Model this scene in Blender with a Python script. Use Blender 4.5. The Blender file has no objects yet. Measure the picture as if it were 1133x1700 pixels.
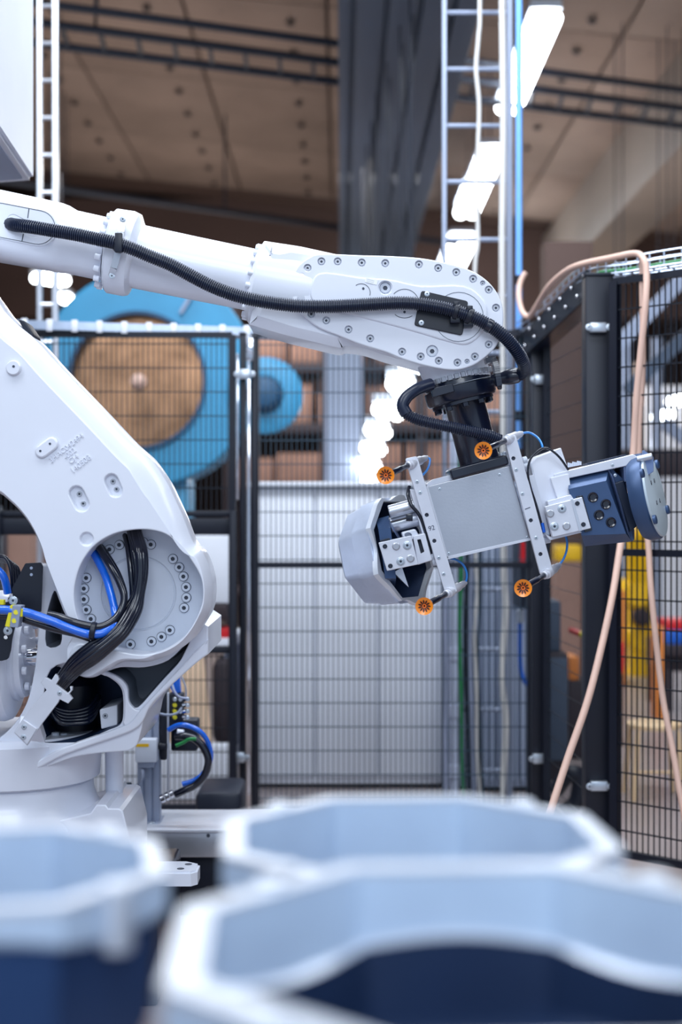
import bpy, bmesh, math, random
from mathutils import Vector, Matrix
from mathutils.geometry import tessellate_polygon
random.seed(7)
C = bpy.context.scene.collection
PI = math.pi
# ------------------------------------------------------------------ camera, world, lights, exposure
F, CX, CY, CAMZ = 2400.0, 566.5, 850.0, 1.30
cam_d = bpy.data.cameras.new('camera'); cam = bpy.data.objects.new('camera', cam_d); C.objects.link(cam)
cam.location = (0, 0, CAMZ); cam.rotation_euler = (PI/2, 0, 0)
cam_d.sensor_fit = 'VERTICAL'; cam_d.sensor_height = 36.0; cam_d.lens = F/1700*36
cam_d.clip_start = 0.02; cam_d.clip_end = 200
cam_d.dof.use_dof = True; cam_d.dof.focus_distance = 3.9; cam_d.dof.aperture_fstop = 1.7
bpy.context.scene.camera = cam
w = bpy.data.worlds.new('hall_light'); bpy.context.scene.world = w; w.use_nodes = True
w.node_tree.nodes['Background'].inputs[0].default_value = (0.62, 0.78, 1.0, 1)
w.node_tree.nodes['Background'].inputs[1].default_value = 0.62
def area(name, loc, target, sx, sy, power, col=(0.85, 0.92, 1.0)):
    d = bpy.data.lights.new(name, 'AREA'); d.shape = 'RECTANGLE'; d.size = sx; d.size_y = sy
    d.energy = power; d.color = col
    o = bpy.data.objects.new(name, d); C.objects.link(o); o.location = loc
    o.rotation_euler = (Vector(target)-Vector(loc)).to_track_quat('-Z', 'Y').to_euler(); return o
area('ceiling_lamp_light_cell', (-0.4, 2.6, 4.9), (-0.4, 3.6, 0), 3.2, 0.9, 52)
area('ceiling_lamp_light_left', (-2.6, 2.2, 4.6), (-0.6, 4.0, 1.2), 0.9, 3.0, 60)
area('ceiling_lamp_light_right', (3.0, 3.2, 4.8), (0.6, 4.6, 1.0), 0.9, 3.0, 50)
area('ceiling_lamp_light_front', (0.3, -0.6, 4.6), (0.1, 2.2, 0.9), 2.6, 0.9, 46)
area('cabinet_fill_light', (-0.2, 4.9, 4.9), (0.0, 6.9, 0.8), 4.0, 0.8, 190)  # unseen fill added to brighten the white cabinet
area('casting_fill_light', (0.3, -2.2, 3.9), (0.2, 1.6, 1.0), 3.0, 0.9, 45)  # unseen fill added behind the camera for the castings' inner walls
area('ceiling_lamp_light_hall', (0.5, 8.2, 4.9), (0.5, 8.4, 0), 4.0, 1.2, 130)
area('ceiling_lamp_light_deep', (-1, 14, 4.6), (-1, 14.2, 0), 5.0, 1.2, 150, (1, 0.93, 0.85))
for k, (x, y, p) in enumerate(((-2.5, 14.0, 260), (3.5, 14.0, 200), (-2.0, 19.0, 260), (3.5, 19.5, 200), (0.5, 29, 200))):
    area('ceiling_fill_%d' % k, (x, y, 2.2), (x, y+0.8, 6.2), 3.5, 1.5, p*.20, (1, 0.94, 0.9))  # unseen upward fill added to brighten the ceiling
vs = bpy.context.scene.view_settings
vs.view_transform = 'Standard'; vs.look = 'None'; vs.gamma = 1.0; vs.use_curve_mapping = False; vs.exposure = 0.45

# ------------------------------------------------------------------ helpers
def Q(px, py, Y0, y=None):
    return Vector(((px-CX)/F*Y0, Y0 if y is None else y, CAMZ-(py-CY)/F*Y0))
P = Q
def S(n, Y=4.0): return n/F*Y
MATS = {}
def srgb(c): return tuple(((v/255.0)/12.92 if v/255.0 <= .04045 else ((v/255.0+.055)/1.055)**2.4) for v in c)
def mat(name, col, rough=0.45, metal=0.0, var=0.08, scale=6.0, bump=0.0, coat=0.0, emit=0.0, bscale=60, trans=0.0, alpha=1.0):
    m = bpy.data.materials.new(name); m.use_nodes = True; nt = m.node_tree; b = nt.nodes['Principled BSDF']
    c = srgb(col)
    tc = nt.nodes.new('ShaderNodeTexCoord')
    nz = nt.nodes.new('ShaderNodeTexNoise'); nz.inputs['Scale'].default_value = scale; nz.inputs['Detail'].default_value = 5
    nt.links.new(tc.outputs['Object'], nz.inputs['Vector'])
    cr = nt.nodes.new('ShaderNodeValToRGB')
    cr.color_ramp.elements[0].position = 0.3; cr.color_ramp.elements[1].position = 0.7
    cr.color_ramp.elements[0].color = tuple(v*(1-var) for v in c)+(1,)
    cr.color_ramp.elements[1].color = tuple(min(1, v*(1+var*0.6)) for v in c)+(1,)
    nt.links.new(nz.outputs['Fac'], cr.inputs['Fac']); nt.links.new(cr.outputs['Color'], b.inputs['Base Color'])
    b.inputs['Roughness'].default_value = rough; b.inputs['Metallic'].default_value = metal
    b.inputs['Coat Weight'].default_value = coat; b.inputs['Coat Roughness'].default_value = 0.12
    if trans: b.inputs['Transmission Weight'].default_value = trans
    if emit:
        b.inputs['Emission Color'].default_value = c+(1,); b.inputs['Emission Strength'].default_value = emit
    if bump:
        n2 = nt.nodes.new('ShaderNodeTexNoise'); n2.inputs['Scale'].default_value = bscale; n2.inputs['Detail'].default_value = 4
        nt.links.new(tc.outputs['Object'], n2.inputs['Vector'])
        bp = nt.nodes.new('ShaderNodeBump'); bp.inputs['Strength'].default_value = bump; bp.inputs['Distance'].default_value = 0.004
        nt.links.new(n2.outputs['Fac'], bp.inputs['Height']); nt.links.new(bp.outputs['Normal'], b.inputs['Normal'])
    MATS[name] = m; return m
mat('white_paint', (226, 230, 242), 0.32, 0, 0.03, 3, 0.03, coat=0.4)
mat('white_paint_matte', (222, 226, 238), 0.5, 0, 0.03, 3)
mat('recess_shade_joint_grey', (112, 120, 134), 0.5, 0, 0.1, 4)  # grey stands for shade in the frame recesses; also a cover joint line
mat('disc_paint', (206, 213, 226), 0.4, 0, 0.06, 5, 0.05, coat=0.2)
mat('bolt_grey', (176, 180, 190), 0.35, 0.5, 0.05, 20)
mat('socket_dark', (70, 76, 90), 0.5, 0.4, 0.1, 20)
mat('black_paint', (10, 20, 42), 0.28, 0.1, 0.1, 6, coat=0.5)
mat('black_rubber', (12, 20, 38), 0.42, 0, 0.1, 12)
mat('hose_black', (24, 34, 58), 0.33, 0, 0.1, 12)
mat('cable_black', (14, 20, 38), 0.22, 0, 0.1, 12, coat=0.4)
mat('cable_blue', (16, 104, 226), 0.18, 0, 0.05, 12, coat=0.7)
mat('air_blue', (40, 130, 215), 0.25, 0, 0.05, 12, coat=0.5)
mat('blue_pipe', (108, 164, 236), 0.4, 0, 0.05, 4)
mat('alu', (206, 210, 220), 0.32, 0.75, 0.06, 14, 0.04)
mat('alu_plate', (214, 217, 228), 0.38, 0.35, 0.05, 14, 0.03)
mat('brushed_steel', (186, 188, 196), 0.3, 0.85, 0.12, 3.5, 0.05, bscale=140)
mat('chrome', (210, 212, 220), 0.08, 1.0, 0.02, 5)
mat('zinc', (196, 204, 214), 0.3, 0.8, 0.1, 30)
mat('cast_metal', (204, 214, 234), 0.38, 0.4, 0.12, 9, 0.25, bscale=45)
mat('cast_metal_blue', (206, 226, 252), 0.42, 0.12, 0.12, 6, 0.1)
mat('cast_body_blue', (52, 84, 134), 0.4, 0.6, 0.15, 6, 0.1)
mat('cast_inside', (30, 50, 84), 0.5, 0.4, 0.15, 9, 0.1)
mat('machined_rim', (232, 238, 248), 0.35, 0.5, 0.05, 9)
mat('jaw_blue', (60, 84, 122), 0.38, 0.35, 0.1, 5, 0.04)
mat('jaw_light', (120, 140, 182), 0.4, 0.35, 0.1, 5, 0.04)
mat('jaw_dark', (26, 38, 60), 0.45, 0.2, 0.1, 5)
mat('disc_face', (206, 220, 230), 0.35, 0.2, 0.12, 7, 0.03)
mat('orange_silicone', (255, 146, 30), 0.3, 0, 0.05, 10, coat=0.4)
mat('orange_deep', (244, 112, 30), 0.4, 0, 0.1, 10)
mat('star_dark', (52, 34, 12), 0.5, 0, 0.1, 10)
mat('fence_black', (6, 14, 32), 0.45, 0.1, 0.1, 8)
mat('wire_black', (18, 26, 38), 0.4, 0.2, 0.05, 8)
mat('wire_teal', (40, 62, 78), 0.4, 0.2, 0.05, 8)
mat('tray_zinc', (176, 188, 208), 0.3, 0.75, 0.08, 20)
mat('beige_hose', (214, 178, 162), 0.5, 0, 0.06, 8)
mat('cream_cable', (206, 204, 202), 0.5, 0, 0.04, 8)
mat('grey_cable', (158, 166, 192), 0.45, 0, 0.05, 8)
mat('green_cable', (14, 128, 62), 0.4, 0, 0.05, 8)
mat('yellow_paint', (240, 190, 10), 0.4, 0, 0.12, 5)
mat('yellow_clip', (226, 216, 40), 0.4, 0, 0.05, 5)
mat('red_paint', (204, 26, 34), 0.4, 0, 0.08, 5)
mat('blue_paint', (20, 90, 190), 0.4, 0, 0.08, 5)
mat('orange_paint', (222, 132, 56), 0.5, 0, 0.1, 5)
mat('wheel_blue', (54, 146, 190), 0.42, 0, 0.16, 2.2)
mat('wheel_blue_dark', (22, 74, 110), 0.5, 0, 0.15, 3)
mat('brass_disc', (172, 130, 98), 0.3, 0.85, 0.5, 4.5, 1.0, bscale=5)
mat('cabinet_white', (232, 236, 246), 0.5, 0, 0.03, 1.5)
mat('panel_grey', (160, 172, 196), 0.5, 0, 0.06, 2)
mat('wall_brown', (84, 64, 58), 0.8, 0, 0.2, 0.4)
mat('ceiling_panel', (140, 120, 108), 0.85, 0, 0.16, 1.1, 0.2, bscale=20)
mat('ceiling_slab', (84, 64, 56), 0.9, 0, 0.15, 0.5)
mat('fastener', (66, 58, 58), 0.6, 0.3, 0.1, 9)
mat('beam_grey', (72, 86, 106), 0.6, 0.1, 0.12, 0.7)
mat('pipe_dark', (34, 40, 54), 0.5, 0.3, 0.1, 3)
mat('beam_tan', (134, 120, 110), 0.6, 0.1, 0.1, 1)
mat('steel_light', (146, 156, 178), 0.5, 0.2, 0.1, 2)
mat('floor_paint', (150, 138, 138), 0.35, 0, 0.14, 0.9, 0.05, coat=0.2)
mat('cardboard', (150, 116, 102), 0.8, 0, 0.16, 2.5)
mat('plywood', (222, 190, 160), 0.7, 0, 0.1, 3)
mat('shelf_dark', (52, 42, 48), 0.6, 0.1, 0.1, 3)
mat('lamp_glow', (244, 250, 255), 0.5, emit=14)
mat('lamp_body', (190, 196, 206), 0.5)
mat('marker_ink', (70, 76, 96), 0.6)
mat('label_white', (244, 246, 250), 0.5, 0, 0.01)
mat('clear_pipe', (196, 204, 226), 0.3, 0, 0.03, 5)
mat('wood_seat', (222, 190, 150), 0.5, 0, 0.08, 4)
mat('cabinet_blue', (110, 140, 190), 0.5, 0, 0.06, 2)

WO = {}
def wo(o): return WO.get(o.name, Vector((0, 0, 0)))
def finish(bm, sharp=32):
    bmesh.ops.remove_doubles(bm, verts=bm.verts, dist=1e-6)
    bmesh.ops.recalc_face_normals(bm, faces=bm.faces)
    lay = bm.faces.layers.int.get('cap')
    for f in bm.faces: f.smooth = not (lay and f[lay])
    a = math.radians(sharp)
    for e in bm.edges:
        if len(e.link_faces) == 2:
            if e.calc_face_angle(0) > a: e.smooth = False
def obj(name, bm, m, parent=None, kind=None, label=None, sharp=32, fin=True):
    """link a bmesh given in world coordinates as one object, origin at its centre"""
    if fin: finish(bm, sharp)
    vs_ = [v.co for v in bm.verts]
    c = Vector([(min(v[i] for v in vs_)+max(v[i] for v in vs_))/2 for i in range(3)])
    for v in bm.verts: v.co -= c
    me = bpy.data.meshes.new(name); bm.to_mesh(me); bm.free()
    for mm in (m if isinstance(m, (list, tuple)) else [m]): me.materials.append(MATS[mm])
    o = bpy.data.objects.new(name, me); C.objects.link(o)
    if parent: o.parent = parent; o.location = c-wo(parent)
    else: o.location = c
    WO[o.name] = c
    if kind: o['kind'] = kind
    if label: o['label'] = label
    return o
def inst(name, me, loc, parent=None, rot=None, scale=None, label=None):
    o = bpy.data.objects.new(name, me); C.objects.link(o)
    if parent: o.parent = parent; o.location = Vector(loc)-wo(parent)
    else: o.location = loc
    WO[o.name] = Vector(loc)
    if rot is not None: o.rotation_euler = rot
    if scale is not None: o.scale = (scale,)*3 if not isinstance(scale, (tuple, list)) else scale
    if label: o['label'] = label
    return o
def thing(name, label, cat, loc=(0, 0, 0), group=None):
    o = bpy.data.objects.new(name, None); C.objects.link(o); o.location = loc; o.empty_display_size = 0.1
    WO[o.name] = Vector(loc); o['label'] = label; o['category'] = cat
    if group: o['group'] = group
    return o
def tag(o, label, cat, group=None):
    o['label'] = label; o['category'] = cat
    if group: o['group'] = group
    return o
def NB(): return bmesh.new()
def smoothc(pts, n=5, closed=True):
    """Catmull-Rom; a point given as (x,y,'c') stays a corner"""
    out = []; N = len(pts); rng = range(N if closed else N-1)
    for i in rng:
        p0 = pts[(i-1) % N] if closed or i > 0 else pts[i]
        p1, p2 = pts[i], pts[(i+1) % N]
        p3 = pts[(i+2) % N] if closed or i+2 < N else p2
        a, b, c, d = [Vector(q[:2]) for q in (p0, p1, p2, p3)]
        if len(p1) > 2: a = b
        if len(p2) > 2: d = c
        if len(p1) > 2 and len(p2) > 2: out.append((b.x, b.y)); continue
        for k in range(n):
            t = k/n
            q = 0.5*((2*b)+(c-a)*t+(2*a-5*b+4*c-d)*t*t+(3*b-a-3*c+d)*t**3)
            out.append((q.x, q.y))
    if not closed: out.append(tuple(pts[-1][:2]))
    return out
def spline3(pts, n=6):
    out = []; N = len(pts)
    for i in range(N-1):
        a = pts[max(i-1, 0)]; b = pts[i]; c = pts[i+1]; d = pts[min(i+2, N-1)]
        for k in range(n):
            t = k/n
            out.append(0.5*((2*b)+(c-a)*t+(2*a-5*b+4*c-d)*t*t+(3*b-a-3*c+d)*t**3))
    out.append(pts[-1].copy()); return out
def area2(p): return sum(p[i][0]*p[(i+1) % len(p)][1]-p[(i+1) % len(p)][0]*p[i][1] for i in range(len(p)))/2
def inset(pts, w):
    N = len(pts); sg = 1 if area2(pts) > 0 else -1; out = []
    for i in range(N):
        a, b, c = Vector(pts[i-1]), Vector(pts[i]), Vector(pts[(i+1) % N])
        d1 = (b-a); d2 = (c-b)
        d1 = d1.normalized() if d1.length > 1e-9 else Vector((1, 0)); d2 = d2.normalized() if d2.length > 1e-9 else d1
        n1 = Vector((-d1.y, d1.x))*sg; n2 = Vector((-d2.y, d2.x))*sg
        n = n1+n2; n = n.normalized() if n.length > 1e-6 else n1
        k = 1/max(0.6, n.dot(n1)); ww = w[i] if isinstance(w, (list, tuple)) else w
        q = b+n*ww*k; out.append((q.x, q.y))
    return out
def circ(cx, cy, r, n=20, ry=None, rot=0):
    ry = ry or r; o = []
    for i in range(n):
        t = 2*PI*i/n; x = r*math.cos(t); y = ry*math.sin(t)
        o.append((cx+x*math.cos(rot)-y*math.sin(rot), cy+x*math.sin(rot)+y*math.cos(rot)))
    return o
def pill(x0, y0, x1, y1, r, n=8):
    a = math.atan2(y1-y0, x1-x0); o = []
    for k in range(n+1):
        t = a-PI/2+PI*k/n; o.append((x1+r*math.cos(t), y1+r*math.sin(t)))
    for k in range(n+1):
        t = a+PI/2+PI*k/n; o.append((x0+r*math.cos(t), y0+r*math.sin(t)))
    return o
def rrect(pts, r, n=4):
    """round the corners of a px polygon"""
    out = []; N = len(pts)
    for i in range(N):
        a, b, c = Vector(pts[i-1]), Vector(pts[i]), Vector(pts[(i+1) % N])
        u = (a-b); v = (c-b); rr = min(r, u.length*.45, v.length*.45); p = b+u.normalized()*rr; q = b+v.normalized()*rr
        for k in range(n+1):
            t = k/n; s = (1-t)**2*p+2*t*(1-t)*b+t*t*q; out.append((s.x, s.y))
    return out
def bridge(bm, r1, r2, mi=0):
    n = len(r1)
    for i in range(n):
        try:
            f = bm.faces.new((r1[i], r1[(i+1) % n], r2[(i+1) % n], r2[i])); f.material_index = mi
        except ValueError: pass
def plate(bm, outer, Y0, depth, b=2.0, holes=(), widths=None, chamfer=None, bdy=None, back=True):
    """extruded outline, px coordinates on plane Y0. holes: dict(poly, depth, b, mi). widths = per point chamfer width, chamfer = its depth in m"""
    lay = bm.faces.layers.int.get('cap') or bm.faces.layers.int.new('cap')
    N = len(outer); px = Y0/F
    rings = []
    if widths:
        prof = [(0.0, chamfer+0.006), (0.04, chamfer+.001), (0.96, 0.0012), (1.06, 0.0)]
        for fr, dy in prof: rings.append((inset(outer, [wi*fr for wi in widths]), dy))
    elif b > 0:
        for k in range(4):
            t = k/3*PI/2; rings.append((inset(outer, b*(1-math.cos(t))), (bdy or b*px)*(1-math.sin(t))))
    else: rings.append((outer, 0.0))
    vr = [[bm.verts.new(Q(x, y, Y0, Y0+dy)) for x, y in pts] for pts, dy in rings]
    vb = [bm.verts.new(Q(x, y, Y0, Y0+depth)) for x, y in outer]
    bridge(bm, vb, vr[0])
    for i in range(len(vr)-1): bridge(bm, vr[i], vr[i+1])
    caps = [rings[-1][0]]; capv = list(vr[-1]); bcaps = [outer]; bcapv = list(vb)
    for h in holes:
        poly = h['poly']; hb = h.get('b', 1.0); mi = h.get('mi', 0); d = h.get('depth', depth)
        hr = []
        for k in range(3):
            t = k/2*PI/2; hr.append((inset(poly, -hb*(1-math.sin(t))) if hb > 0 else poly, hb*px*(1-math.cos(t))))
            if hb <= 0: break
        hv = [[bm.verts.new(Q(x, y, Y0, Y0+dy)) for x, y in pts] for pts, dy in hr]
        for i in range(len(hv)-1): bridge(bm, hv[i], hv[i+1])
        fl = h.get('floor', True)
        ins = h.get('taper', 0); bp = inset(poly, ins) if ins else poly
        hb_ = [bm.verts.new(Q(x, y, Y0, Y0+d)) for x, y in bp]
        bridge(bm, hv[-1], hb_, mi)
        if fl:
            for t in tessellate_polygon([[Vector((x, y, 0)) for x, y in bp]]):
                try:
                    f = bm.faces.new([hb_[i] for i in t]); f.material_index = mi; f[lay] = 1
                except ValueError: pass
        else: bcaps.append(bp); bcapv += hb_
        caps.append(hr[0][0]); capv += hv[0]
    for t in tessellate_polygon([[Vector((x, y, 0)) for x, y in c] for c in caps]):
        try: bm.faces.new([capv[i] for i in t])[lay] = 1
        except ValueError: pass
    if back:
        for t in tessellate_polygon([[Vector((x, y, 0)) for x, y in c] for c in bcaps]):
            try: bm.faces.new([bcapv[i] for i in t])[lay] = 1
            except ValueError: pass
    return bm
def frame_of(ax):
    ax = ax.normalized(); h = Vector((0, 0, 1)) if abs(ax.z) < 0.9 else Vector((0, 1, 0))
    u = h.cross(ax).normalized(); v = ax.cross(u); return ax, u, v
def lathe(bm, c, ax, prof, seg=24, mi=0, cap=True):
    """prof: (distance along axis, radius)"""
    ax, u, v = frame_of(Vector(ax)); c = Vector(c); rings = []
    for d, r in prof:
        rings.append([bm.verts.new(c+ax*d+(u*math.cos(2*PI*i/seg)+v*math.sin(2*PI*i/seg))*r) for i in range(seg)])
    for i in range(len(rings)-1): bridge(bm, rings[i], rings[i+1], mi)
    if cap:
        for r in (rings[0], rings[-1]):
            try: f = bm.faces.new(r); f.material_index = mi
            except ValueError: pass
    return bm
def cyl(bm, a, b, r, seg=16, bev=0.0, mi=0, r2=None):
    a, b = Vector(a), Vector(b); h = (b-a).length; r2 = r if r2 is None else r2
    pr = [(0, r-bev), (bev, r), (h-bev, r2), (h, r2-bev)] if bev else [(0, r), (h, r2)]
    return lathe(bm, a, b-a, pr, seg, mi)
def tube(bm, pts, r, sides=10, cap=True, mi=0):
    N = len(pts); t0 = (pts[1]-pts[0]).normalized(); _, u, v = frame_of(t0); rings = []; pt = t0
    for i in range(N):
        t = (pts[min(i+1, N-1)]-pts[max(i-1, 0)]).normalized()
        q = pt.rotation_difference(t); u = q @ u; v = q @ v; pt = t
        rr = r[i] if isinstance(r, (list, tuple)) else r
        rings.append([bm.verts.new(pts[i]+(u*math.cos(2*PI*k/sides)+v*math.sin(2*PI*k/sides))*rr) for k in range(sides)])
    for i in range(N-1): bridge(bm, rings[i], rings[i+1], mi)
    if cap:
        for q in (rings[0], rings[-1]):
            try: bm.faces.new(q)
            except ValueError: pass
    return bm
def hose(bm, pts, r, pitch=0.0058, sides=12, dep=0.2):
    """ribbed hose"""
    sp = spline3(pts, 12); L = [0]
    for i in range(1, len(sp)): L.append(L[-1]+(sp[i]-sp[i-1]).length)
    n = int(L[-1]/pitch); out = []; rr = []; j = 0
    def at(s):
        nonlocal j
        while j < len(L)-2 and L[j+1] < s: j += 1
        k = (s-L[j])/max(1e-9, L[j+1]-L[j]); return sp[j].lerp(sp[j+1], min(1, max(0, k)))
    for i in range(n):
        for f, q in ((0.0, 1-dep), (0.22, 1.0), (0.6, 1.0), (0.82, 1-dep)):
            out.append(at((i+f)*pitch)); rr.append(r*q)
    return tube(bm, out, rr, sides)
def box(bm, x0, x1, y0, y1, z0, z1, bev=0, mi=0):
    vs_ = [bm.verts.new((x, y, z)) for x in (x0, x1) for y in (y0, y1) for z in (z0, z1)]
    fs = [bm.faces.new([vs_[i] for i in q]) for q in ((0, 1, 3, 2), (4, 6, 7, 5), (0, 4, 5, 1), (2, 3, 7, 6), (0, 2, 6, 4), (1, 5, 7, 3))]
    for f in fs: f.material_index = mi
    if bev:
        bmesh.ops.recalc_face_normals(bm, faces=fs)
        bmesh.ops.bevel(bm, geom=list({e for f in fs for e in f.edges}), offset=bev, segments=2, affect='EDGES', profile=0.5)
    return bm
def bar(bm, a, b, wx, wy, up=Vector((0, 1, 0)), mi=0):
    """rectangular bar from a to b; wy measured along up"""
    a, b = Vector(a), Vector(b); t = (b-a).normalized(); v = (up-t*up.dot(t)).normalized(); u = t.cross(v)
    q = [[bm.verts.new(p+u*wx/2*s1+v*wy/2*s2) for s1, s2 in ((-1, -1), (1, -1), (1, 1), (-1, 1))] for p in (a, b)]
    bridge(bm, q[0], q[1], mi)
    for r in q: bm.faces.new(r).material_index = mi
    return bm
def loft(bm, secs, cap=True, mi=0):
    rr = [[bm.verts.new(p) for p in s] for s in secs]
    for i in range(len(rr)-1): bridge(bm, rr[i], rr[i+1], mi)
    if cap:
        bm.faces.new(rr[0]); bm.faces.new(rr[-1])
    return bm
def asec(top, bot, Y, df=1.0, e=2.0, n=36, Yc=None):
    """arm section: silhouette points top and bottom (px), depth factor, superellipse exponent"""
    a, b = Q(top[0], top[1], Y), Q(bot[0], bot[1], Y); c = (a+b)/2; v = (a-b)/2; d = v.length*df; o = []
    for i in range(n):
        t = 2*PI*i/n; ct, st = math.cos(t), math.sin(t)
        x = math.copysign(abs(ct)**(2/e), ct); y = math.copysign(abs(st)**(2/e), st)
        o.append(c+v*x+Vector((0, d*y, 0)))
    return o
def socket_bolt_mesh(name, m='bolt_grey', seg=20, hexr=0.48, h=0.5, washer=False):
    """unit head radius 1, axis -Y (towards the viewer), base at y=0"""
    bm = NB(); R = []
    def ring(r, y, hx=False):
        o = []
        for i in range(seg):
            t = 2*PI*i/seg; rr = r
            if hx: rr = r*math.cos(PI/6)/math.cos((t % (PI/3))-PI/6)
            o.append(bm.verts.new((rr*math.cos(t), y, rr*math.sin(t))))
        return o
    prof = [(1.0, 0.0), (1.0, -h*.85), (0.9, -h), (hexr*1.25, -h)]
    if washer: prof = [(1.5, 0), (1.5, -.14), (1.42, -.18), (1.0, -.18)]+prof[1:]
    rs = [ring(r, y) for r, y in prof]+[ring(hexr, -h, True), ring(hexr, -h*.35, True)]
    for i in range(len(rs)-1): bridge(bm, rs[i], rs[i+1], 1 if i >= len(rs)-2 else 0)
    bm.faces.new(rs[-1]).material_index = 1
    finish(bm); me = bpy.data.meshes.new(name); bm.to_mesh(me); bm.free()
    me.materials.append(MATS[m]); me.materials.append(MATS['socket_dark']); return me
def text(name, s, size, px, py, Y, ang, m, parent, ext=0.0006, label=None, align='CENTER', bev=0.0):
    cu = bpy.data.curves.new(name, 'FONT'); cu.body = s; cu.size = size; cu.extrude = ext; cu.align_x = align; cu.align_y = 'CENTER'
    cu.bevel_depth = bev; cu.materials.append(MATS[m]); o = bpy.data.objects.new(name, cu); C.objects.link(o)
    p = Q(px, py, Y); M = Matrix.Rotation(-ang, 4, 'Y') @ Matrix.Rotation(PI/2, 4, 'X')
    o.rotation_euler = M.to_euler(); o.parent = parent; o.location = p-wo(parent)
    bpy.context.view_layer.update()
    me = bpy.data.meshes.new_from_object(o.evaluated_get(bpy.context.evaluated_depsgraph_get())); me.name = name
    o2 = bpy.data.objects.new(name, me); C.objects.link(o2); o2.rotation_euler = o.rotation_euler; o2.parent = parent; o2.location = o.location
    bpy.data.objects.remove(o); o2.name = name; WO[o2.name] = p
    if label: o2['label'] = label
    return o2
def pp(lst, Y=None):
    return [Q(a[0], a[1], a[2] if len(a) > 2 else Y) for a in lst]
M_BOLT = socket_bolt_mesh('socket_bolt')
M_BOLTW = socket_bolt_mesh('socket_bolt_white', 'disc_paint', hexr=0.5)
M_BLACKBOLT = socket_bolt_mesh('black_bolt', 'black_paint')
M_WASHBOLT = socket_bolt_mesh('washer_bolt', 'zinc', washer=True)
# ------------------------------------------------------------------ the hall (setting)
bm = NB(); box(bm, -9, 12, -4, 40, -0.2, 0); obj('floor', bm, 'floor_paint', kind='structure')
bm = NB(); box(bm, -9, 12, 40, 40.3, 0, 7); obj('wall_back', bm, 'wall_brown', kind='structure')
bm = NB(); box(bm, -9.3, -9, -4, 40, 0, 7); obj('wall_left', bm, 'wall_brown', kind='structure')
bm = NB(); box(bm, 12, 12.3, -4, 40, 0, 7); obj('wall_right', bm, 'wall_brown', kind='structure')
ROLL = 0.10
def tilt(v): return Vector((v.x, v.y, v.z-ROLL*v.x))
CZ = 5.95
bm = NB(); box(bm, -9, 12, -1.5, 40, CZ+0.06, CZ+0.3)
for v in bm.verts: v.co = tilt(v.co)
ceil = obj('ceiling', bm, 'ceiling_slab', kind='structure')
PW, PL = 1.35, 2.7
bm = NB(); box(bm, -PW/2+.012, PW/2-.012, -PL/2+.014, PL/2-.014, -0.05, 0.03, 0.006); finish(bm)
me_panel = bpy.data.meshes.new('ceiling_panel'); bm.to_mesh(me_panel); bm.free(); me_panel.materials.append(MATS['ceiling_panel'])
bm = NB(); lathe(bm, (0, 0, 0), (0, 0, -1), [(0, .05), (.008, .048), (.012, .03), (.03, .028), (.034, .015)], 8); finish(bm)
me_fast = bpy.data.meshes.new('fastener'); bm.to_mesh(me_fast); bm.free(); me_fast.materials.append(MATS['fastener'])
for ix in range(-4, 5):
    for iy in range(5):
        x = ix*PW+0.55; y = 10.9+iy*PL+0.35*PL
        if y > 22.5: continue
        p = tilt(Vector((x, y, CZ)))
        pn = inst('ceiling_panel', me_panel, p, ceil, (0, math.atan(ROLL), 0.0))
        for a in (-.33, .33):
            for b_ in (-.92, 0, .92):
                q = tilt(Vector((x+a, y+b_, CZ-.05)))
                inst('fastener', me_fast, q, pn)
# big grey roof beam along the hall
bm = NB(); box(bm, -0.02, 0.92, 5.0, 21, 4.66, 6.0, .01)
gb = obj('trim_1', bm, 'beam_grey', kind='structure')
for k, (x0, x1) in enumerate(((-0.02, 0.06), (0.10, 0.28), (0.32, 0.50), (0.54, 0.72), (0.76, 0.92))):
    bm = NB(); box(bm, x0, x1, 5.0, 21, 4.60, 4.66, .006); obj('beam_flange', bm, 'beam_grey', gb)
bm = NB(); box(bm, 3.15, 3.75, 6, 26, 4.7, 5.6, .02); obj('trim_2', bm, 'beam_tan', kind='structure')
bm = NB(); box(bm, -9, 12, 22.6, 23.2, 4.35, 6.2); obj('trim_3', bm, 'wall_brown', kind='structure')
bm = NB(); box(bm, -9, 12, 31, 31.6, 3.6, 6.2); obj('trim_4', bm, 'wall_brown', kind='structure')
def fix_pipe(name, a, b, label, r=0.03, rail=None, n=14, m='pipe_dark', cat='pipe'):
    """pipe or two-railed cable run hung under the ceiling"""
    t = thing(name, label, cat, (a+b)/2)
    bm = NB(); tube(bm, [a, a.lerp(b, .5), b], r, 8); obj('rail' if rail else 'pipe_run', bm, m, t)
    if rail:
        a2, b2 = a+rail, b+rail
        bm = NB(); tube(bm, [a2, a2.lerp(b2, .5), b2], r, 8); obj('rail', bm, m, t)
        for k in range(n):
            f = (k+.5)/n; bm = NB(); bar(bm, a.lerp(b, f), a2.lerp(b2, f), .03, .03, Vector((0, 0, 1))); obj('rung', bm, m, t)
    for f in (.18, .5, .82):
        p = a.lerp(b, f); bm = NB(); cyl(bm, p, (p.x, p.y, CZ-ROLL*p.x), .012, 6); obj('hanger', bm, m, t)
    return t
fix_pipe('ceiling_pipe', Q(-200, -31, 9.8), Q(1400, 186, 13.0), 'single dark pipe crossing under the ceiling above the others', .032)
fix_pipe('overhead_cable_ladder', Q(-200, 2, 10.1), Q(1400, 216, 13.3), 'dark two-railed cable ladder crossing under the ceiling', .034, Vector((0, .28, -.07)), 30, cat='cable ladder')
fix_pipe('ceiling_pipe', Q(-100, 285, 15.5), Q(760, 405, 19.0), 'thin dark pipe along the far end of the ceiling panels', .04)
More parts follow.
